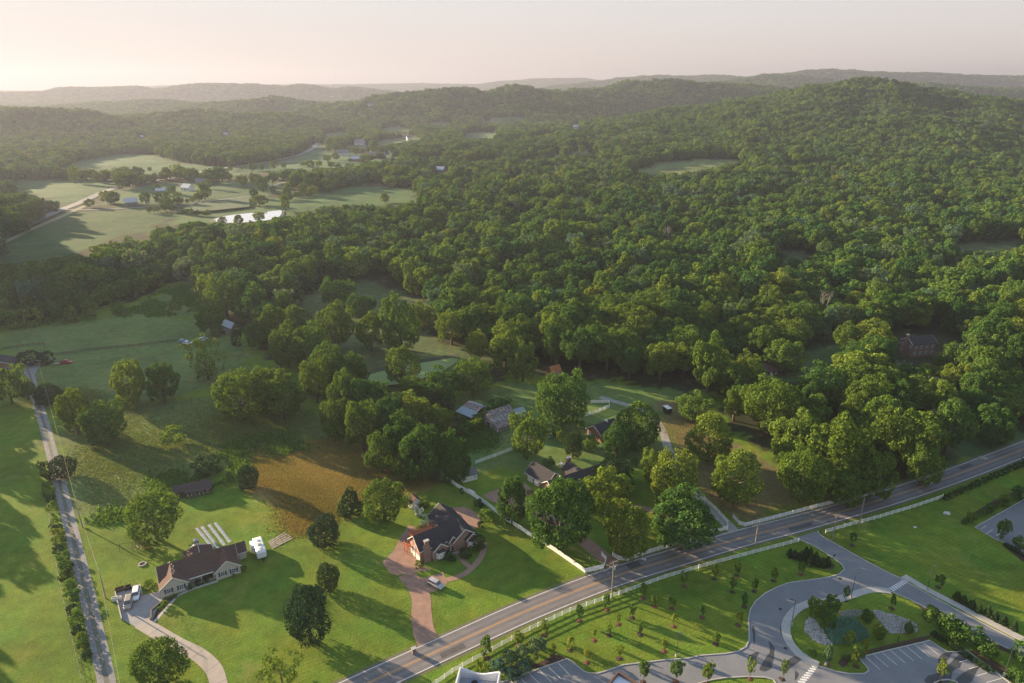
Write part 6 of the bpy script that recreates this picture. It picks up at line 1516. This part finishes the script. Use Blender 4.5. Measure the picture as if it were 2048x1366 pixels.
shrubs([(1688, 1312, 10, 9), (1694, 1318, 9, 8), (1626, 1304, 16, 10)], 'small shrub on the lower basin island', 'small shrubs on the island', 'bushl')
shrubs([(1930 + i * 9, 1043 - i * 4.4, 12, 11) for i in range(13)] + [(1943, 1036, 18, 22), (1978, 1018, 18, 20), (2012, 1000, 24, 26), (2040, 985, 26, 28)], 'low shrub in the planted strip above the second car park', 'shrubs above the second car park')
shrubs([(2012 + i * 8, 1089 + i * 4.6, 11, 9) for i in range(6)], 'low dark shrub along the lower edge of the second car park', 'shrubs below the second car park', 'bushd')
shrubs([(1892 + i * 9.2, 994 - i * 4.1, 13, 12) for i in range(18)], 'dark shrub in the roadside hedge at the right', 'roadside hedge shrubs', 'bushd')
# shrub row along the gravel driveway
DR = [(88, 940, 26, 40), (94, 968, 16, 12), (97, 982, 24, 14), (98, 996, 22, 14), (101, 1014, 26, 16), (108, 1042, 14, 12), (110, 1056, 22, 14), (114, 1066, 24, 16), (117, 1080, 26, 18), (120, 1098, 26, 18), (126, 1112, 28, 18), (131, 1130, 30, 18), (134, 1150, 28, 18), (140, 1168, 30, 20), (146, 1190, 32, 26), (144, 1218, 24, 14), (150, 1232, 28, 16), (154, 1246, 28, 16), (158, 1260, 26, 16), (163, 1272, 26, 14), (165, 1288, 26, 18), (171, 1310, 24, 16)]
for k, (x, y, w, h) in enumerate(DR): seen_tree('shrub', ('bushd', 'bushl', 'bush')[k % 3], x, y, w, h, ORD[k] + ' rounded shrub from the top in the row left of the gravel driveway', 'shrub', 'shrubs along the gravel driveway', .02, False)
# shrubs and hedges of the gardens
one = [('bushd', 378, 1172, 15, 12, 'dark ball shrub on the left of the ranch house porch'), ('bushd', 398, 1163, 16, 13, 'dark ball shrub in the middle of the ranch house porch'), ('bushd', 415, 1157, 17, 13, 'dark ball shrub on the right of the ranch house porch'),
       ('bush', 298, 1168, 24, 16, 'reddish shrub behind the parking yard'), ('bushl', 330, 1207, 16, 12, 'yellow flowering shrub in the bed by the ranch house path'), ('bushl', 323, 1214, 14, 10, 'low light shrub in the bed by the ranch house path'), ('bush', 350, 1192, 10, 8, 'small plant below the ranch house windows'),
       ('bushl', 466, 1151, 8, 8, 'small yellow plant at the right front of the ranch house'), ('bush', 488, 1138, 12, 14, 'dark shrub at the right corner of the ranch house'),
       ('bush', 838, 1128, 18, 13, 'shrub at the front left corner of the brick house'), ('bushd', 898, 1110, 24, 14, 'dark shrub below the left bay window of the brick house'), ('bushd', 905, 1118, 16, 9, 'low shrub beside the brick house path'), ('bushd', 958, 1082, 28, 30, 'big dark shrub at the right corner of the brick house'), ('bushd', 932, 1104, 28, 14, 'low dark shrub below the right bay window'),
       ('bushl', 975, 1032, 34, 26, 'yellow green weeping shrub beside the long white fence'), ('bushd', 962, 1048, 16, 13, 'dark round shrub below the weeping shrub'), ('bushd', 957, 1006, 20, 18, 'dark shrub against the long white fence'), ('bushd', 924, 982, 10, 12, 'small dark shrub at the upper part of the long white fence'),
       ('bush', 810, 1008, 22, 22, 'leafy shrub left of the garden hut'), ('bushl', 820, 998, 26, 14, 'light banana-like plants behind the garden hut'), ('bush', 850, 1004, 26, 22, 'leafy shrub right of the garden hut'),
       ('bush', 1098, 926, 24, 22, 'round shrub behind the garage wing roof'), ('bushl', 1060, 985, 14, 12, 'shrub in front of the garage wing'), ('bush', 1075, 995, 18, 12, 'low shrub at the corner of the garage wing'),
       ('bush', 985, 815, 46, 28, 'leafy thicket between the open shed and the old barn'), ('bush', 962, 832, 36, 26, 'leafy bush in front of the open shed'), ('bush', 1012, 806, 30, 20, 'leafy bush behind the old barn'), ('bush', 930, 856, 40, 16, 'low hedge left of the old barn'), ('bush', 955, 848, 34, 16, 'low hedge beside the old barn wall'), ('bush', 1075, 850, 24, 20, 'green bush beside the sunlit barn tree'), ('bush', 1160, 850, 20, 18, 'bush behind the small dark upright evergreen'), ('light', 1268, 925, 18, 22, 'small fruit tree behind the long house'),
       ('bush', 345, 872, 54, 36, 'wide bush in the rough meadow'), ('bushd', 415, 928, 54, 40, 'dark bush in the weeds above the stable'), ('bush', 400, 948, 24, 20, 'bush at the left end of the weeds above the stable'), ('bushd', 90, 715, 34, 20, 'dark hedge behind the gravel yard'), ('bushd', 55, 716, 40, 12, 'clipped hedge along the back of the gravel yard'), ('bushd', 88, 722, 18, 18, 'dark round bush right of the gravel yard'), ('bush', 26, 720, 12, 14, 'small tree by the brick house corner'),
       ('bushd', 474, 676, 26, 30, 'dark bush beside the grey pasture barn'), ('bush', 412, 748, 30, 14, 'low bush under the airy yellow green tree'), ('bush', 1640, 722, 20, 12, 'bush on the shaded woodland glade')]
for k, x, y, w, h, t in one: seen_tree('shrub', k, x, y, w, h, t, 'shrub', None, .02, False)
WHITE_BLOOM = leaf_mat('white_bloom', (.42, .47, .40), (.42, .47, .40), .2, (1, 1, .9)); KINDS['bloom'] = crowns('foliage', WHITE_BLOOM, (120, 121), n_lobe=14, n_leaf=700, size=.11, lobe=(.3, .48), jitter=.8)
seen_tree('flowering_shrub', 'bloom', 835, 1022, 24, 22, 'white flowering tree in front of the garden hut', 'shrub', None, .6); seen_tree('flowering_shrub', 'bloom', 851, 1042, 22, 22, 'white flowering tree beside the deck of the brick house', 'shrub', None, .6)
# scrub on the rough ground at the left (between pasture and wood)
SCR = [(20, 640, 44, 40), (60, 632, 40, 40), (95, 622, 44, 44), (130, 612, 40, 44), (140, 628, 30, 32), (176, 620, 34, 34), (110, 610, 36, 36), (165, 605, 32, 36), (210, 592, 30, 40), (236, 585, 30, 36), (195, 600, 26, 34), (255, 575, 30, 40), (285, 568, 34, 40), (232, 616, 26, 24), (350, 616, 24, 26), (316, 560, 26, 34)]
shrubs(SCR, 'young rounded tree of the scrub between left pasture and wood', 'scrub trees above the left pasture')
# hedges and single trees of the far fields
FARTREES = [(152, 352, 20, 36), (195, 356, 14, 22), (95, 348, 40, 18), (130, 350, 36, 20), (175, 352, 30, 20), (215, 352, 30, 20), (245, 348, 34, 22), (275, 350, 34, 26), (310, 354, 10, 12), (335, 350, 28, 24), (360, 346, 32, 28), (385, 352, 28, 26), (425, 354, 34, 30), (445, 350, 30, 28), (462, 338, 10, 9), (483, 337, 9, 8), (505, 336, 15, 14), (524, 335, 11, 13), (547, 332, 13, 13), (568, 333, 9, 9), (485, 364, 26, 24), (512, 360, 24, 22), (545, 358, 30, 18), (575, 352, 36, 20),
            (228, 398, 28, 24), (215, 396, 28, 22), (180, 408, 20, 15), (292, 398, 20, 22), (318, 398, 18, 22), (335, 396, 18, 20), (356, 398, 20, 22), (340, 410, 18, 18), (345, 382, 16, 14), (316, 378, 14, 14), (410, 385, 26, 30), (418, 370, 16, 18), (398, 395, 18, 16), (526, 372, 26, 28), (508, 388, 18, 18), (519, 403, 36, 20), (547, 380, 14, 14), (575, 388, 18, 24), (572, 408, 18, 30), (582, 372, 22, 14), (608, 380, 24, 22), (628, 385, 24, 22), (590, 362, 30, 24), (660, 380, 16, 14), (770, 398, 18, 18),
            (300, 340, 8, 8), (655, 318, 18, 14), (672, 314, 16, 14), (640, 350, 40, 22), (690, 352, 40, 22), (740, 345, 40, 22), (790, 345, 40, 24), (700, 322, 10, 8), (735, 318, 30, 14), (760, 312, 20, 12)]
FMARKS = [(263, 405, 'the grey farmhouse'), (376, 378, 'the white farmhouse'), (490, 435, 'the valley pond'), (440, 415, 'the dark crop field'), (130, 415, 'the far road bend'), (150, 355, 'the upper left field hedge'), (280, 350, 'the upper field hedge end'), (520, 335, 'the far dark pasture fence'), (720, 320, 'the far pasture house'), (620, 385, 'the golden valley field'), (425, 354, 'the farmhouse tree belt'), (560, 362, 'the pale farm track'), (770, 395, 'the right end of the valley field')]
def far_label(x, y):
    d = [(x - a) ** 2 + 4 * (y - b) ** 2 for a, b, _ in FMARKS]; a, b, t = FMARKS[int(np.argmin(d))]; dx, dy = x - a, y - b
    if min(d) < 60: return 'valley tree right at ' + t
    rel = ('right of ' if dx > 0 else 'left of ') if abs(dx) > 2 * abs(dy) else ('behind ' if dy < 0 else 'in front of ')
    return 'valley tree ' + ('well ' if min(d) > 35 ** 2 else 'just ') + rel + t
FARTREES += [(478, 441, 22, 16), (519, 436, 24, 18), (446, 443, 18, 14)]
for hedge in ([(252, 372), (330, 356), (400, 352)], [(300, 425), (345, 418)], [(560, 400), (640, 390)], [(600, 366), (680, 352), (800, 340)], [(600, 330), (700, 338), (790, 326)], [(360, 428), (420, 430)], [(655, 300), (720, 306), (790, 300)], [(170, 320), (240, 306), (300, 306)], [(330, 412), (400, 400)]):
    for (xa, ya), (xb, yb) in zip(hedge[:-1], hedge[1:]):
        for t_ in np.linspace(.05, .95, 6): FARTREES.append((xa + (xb - xa) * t_ + rnd.uniform(-4, 4), ya + (yb - ya) * t_ + rnd.uniform(-2, 2) - 3, rnd.uniform(8, 17), rnd.uniform(8, 14)))
for k, (x, y, w, h) in enumerate(FARTREES):
    u, dy, dz = ray(x, y + h * .45); g = ground(x, y + h * .45); dep = float(project(g.x, g.y, g.z)[2]) / F_PX
    plant('field_tree', 'light' if k % 5 == 0 else 'broad', g.x, g.y, w / 2 * dep, h / 2 * dep, .8, far_label(x, y), group='trees of the far valley fields')
# bare dead trees
def dead_tree(px, py, h, label, seed):
    g0 = ground(px, py); g_ = random.Random(seed); mb = MB()
    def grow(p, d, L, r, n):
        q = p + d * L; mb.tube(p, q, r, r * .62, 5)
        if n:
            for _ in range(3 if n > 1 else 2):
                e = (d + Vector((g_.uniform(-.8, .8), g_.uniform(-.8, .8), g_.uniform(-.1, .6)))).normalized(); grow(q, e, L * g_.uniform(.55, .8), r * .6, n - 1)
    grow(Vector((0, 0, 0)), Vector((.05, 0, 1)), h * .42, .28, 4)
    o = thing('dead_tree', label, 'tree', g0); mb.build('trunk', DEADWOOD, o)
for k, (px, py, h, t) in enumerate([(1683, 668, 13, 'bare grey dead tree above the shaded woodland glade'), (1797, 768, 9, 'bare pale snag below the woodland brick house'), (1842, 806, 11, 'bare spreading dead tree above the road'), (1985, 700, 11, 'leaning dead trunk in the right wood'), (1870, 870, 10, 'thin dead tree at the wood edge'), (1335, 500, 17, 'bare tree in the middle of the wood'), (1290, 540, 18, 'grey bare tree in the lower wood'), (1640, 645, 15, 'bare crown left of the grey dead tree')]): dead_tree(px, py, h, t, 40 + k)

# ------------------------------------------------------------------ meadow grasses and weeds
def tufts(name, poly_px, n, h, w, mat, label, patch=None):
    P = [tuple(ground(a, b)[:2]) for a, b in poly_px]; xs = [p_[0] for p_ in P]; ys = [p_[1] for p_ in P]
    x = rng.uniform(min(xs) - 6, max(xs) + 6, n * 3); y = rng.uniform(min(ys) - 6, max(ys) + 6, n * 3); k = inside(x + rng.normal(0, 2.2, n * 3) + 3 * np.sin(x / 9 + y / 7), y + rng.normal(0, 2.2, n * 3) + 3 * np.sin(y / 8 - x / 11), P)
    if patch: k &= (np.sin(x / patch) * np.sin(y / patch * 1.3 + 1) + .5 * np.sin(x / patch * 2.3 + y / patch * 1.7)) > rng.uniform(-.6, .9, n * 3)
    x, y = x[k][:n], y[k][:n]; n = len(x); z = H(x, y); B_ = 3
    a = rng.uniform(0, 6.283, (n, B_)); hh = h * rng.uniform(.5, 1.3, (n, B_)); lean = rng.uniform(.1, .7, (n, B_)) * hh
    bx = x[:, None] + rng.uniform(-w, w, (n, B_)); by = y[:, None] + rng.uniform(-w, w, (n, B_)); zz = np.repeat(z[:, None], B_, 1)
    dx, dy = np.cos(a) * w, np.sin(a) * w; ex, ey = -np.sin(a) * lean, np.cos(a) * lean
    v = np.stack([np.stack([bx - dx, by - dy, zz - .05], -1), np.stack([bx + dx, by + dy, zz - .05], -1), np.stack([bx + ex, by + ey, zz + hh], -1)], 2).reshape(-1, 3)
    tag(link(name, mesh_np(name, v, [np.arange(len(v)).reshape(-1, 3)], [mat])), label, 'grass', kind='stuff')
STRAW = leaf_mat('straw_grass', (.34, .28, .095), (.34, .28, .095), .45, (1.1, 1, .7)); WEED = leaf_mat('weed_leaves', (.10, .19, .04), (.10, .19, .04), .35); ROUGH = leaf_mat('rough_grass', (.15, .2, .055), (.15, .2, .055), .35)
tufts('green_field_grass', COVER[2][0], 30000, .32, .075, leaf_mat('field_green', (.16, .19, .05), (.16, .19, .05), .3), 'green patches in the orange brown grass field', 8)
tufts('tall_grass', COVER[2][0], 60000, .32, .075, STRAW, 'tall orange brown grass of the sunlit field')
tufts('tall_grass', COVER[4][0], 16000, .3, .075, leaf_mat('mixed_grass', (.22, .18, .06), (.22, .18, .06), .3), 'mixed brown and green grass at the lower end of the orange field')
tufts('rough_meadow_grass', COVER[0][0], 90000, .36, .085, ROUGH, 'rough green grass of the shaded meadow', 22)
tufts('weeds', [(250, 1000), (330, 958), (420, 918), (480, 895), (560, 872), (640, 866), (600, 892), (500, 918), (440, 962), (400, 965), (340, 985), (290, 1010), (200, 1040), (180, 1010)], 22000, 1.0, .3, WEED, 'lush green weeds above the stable', 9)
tufts('weeds', OPEN['scrub_left'][0], 9000, 1.1, .35, WEED, 'green scrub weeds above the left pasture', 8)
tufts('dry_grass', COVER[5][0], 40000, .16, .07, leaf_mat('dry_blades', (.3, .26, .12), (.3, .26, .12), .35), 'dry mown grass strip between the farm lane and the right wood')
tufts('weeds', [(880, 880), (940, 850), (985, 860), (960, 885), (915, 900)], 3500, .8, .25, WEED, 'weeds beside the old barn')

# ------------------------------------------------------------------ haze over the land
hz = MB().box(-12000, 12000, -500, 13500, -8, 330).build('haze', plain('haze_skin', (.8, .8, .8)))
hm, nt, out = new_mat('haze_air')
pv = nd(nt, 'ShaderNodeVolumePrincipled'); pv.inputs['Color'].default_value = (.335, .36, .455, 1); pv.inputs['Density'].default_value = 1.4e-4; pv.inputs['Anisotropy'].default_value = .28
nt.links.new(pv.outputs[0], out.inputs['Volume'])
hz.data.materials.clear(); hz.data.materials.append(hm); tag(hz, 'pale morning haze lying over the valley', 'haze', kind='stuff')

# labels that several things share get their place in the picture's order from left to right
_same = {}
for o in S.objects:
    if o.parent is None and 'label' in o and 'kind' not in o: _same.setdefault(o['label'], []).append(o)
for lab, objs in _same.items():
    if len(objs) < 2 : continue
    objs.sort(key=lambda q: float(project(q.location.x, q.location.y, q.location.z)[0]))
    for k, q in enumerate(objs): q['label'] = lab + ', ' + ORD[k] + ' from left'
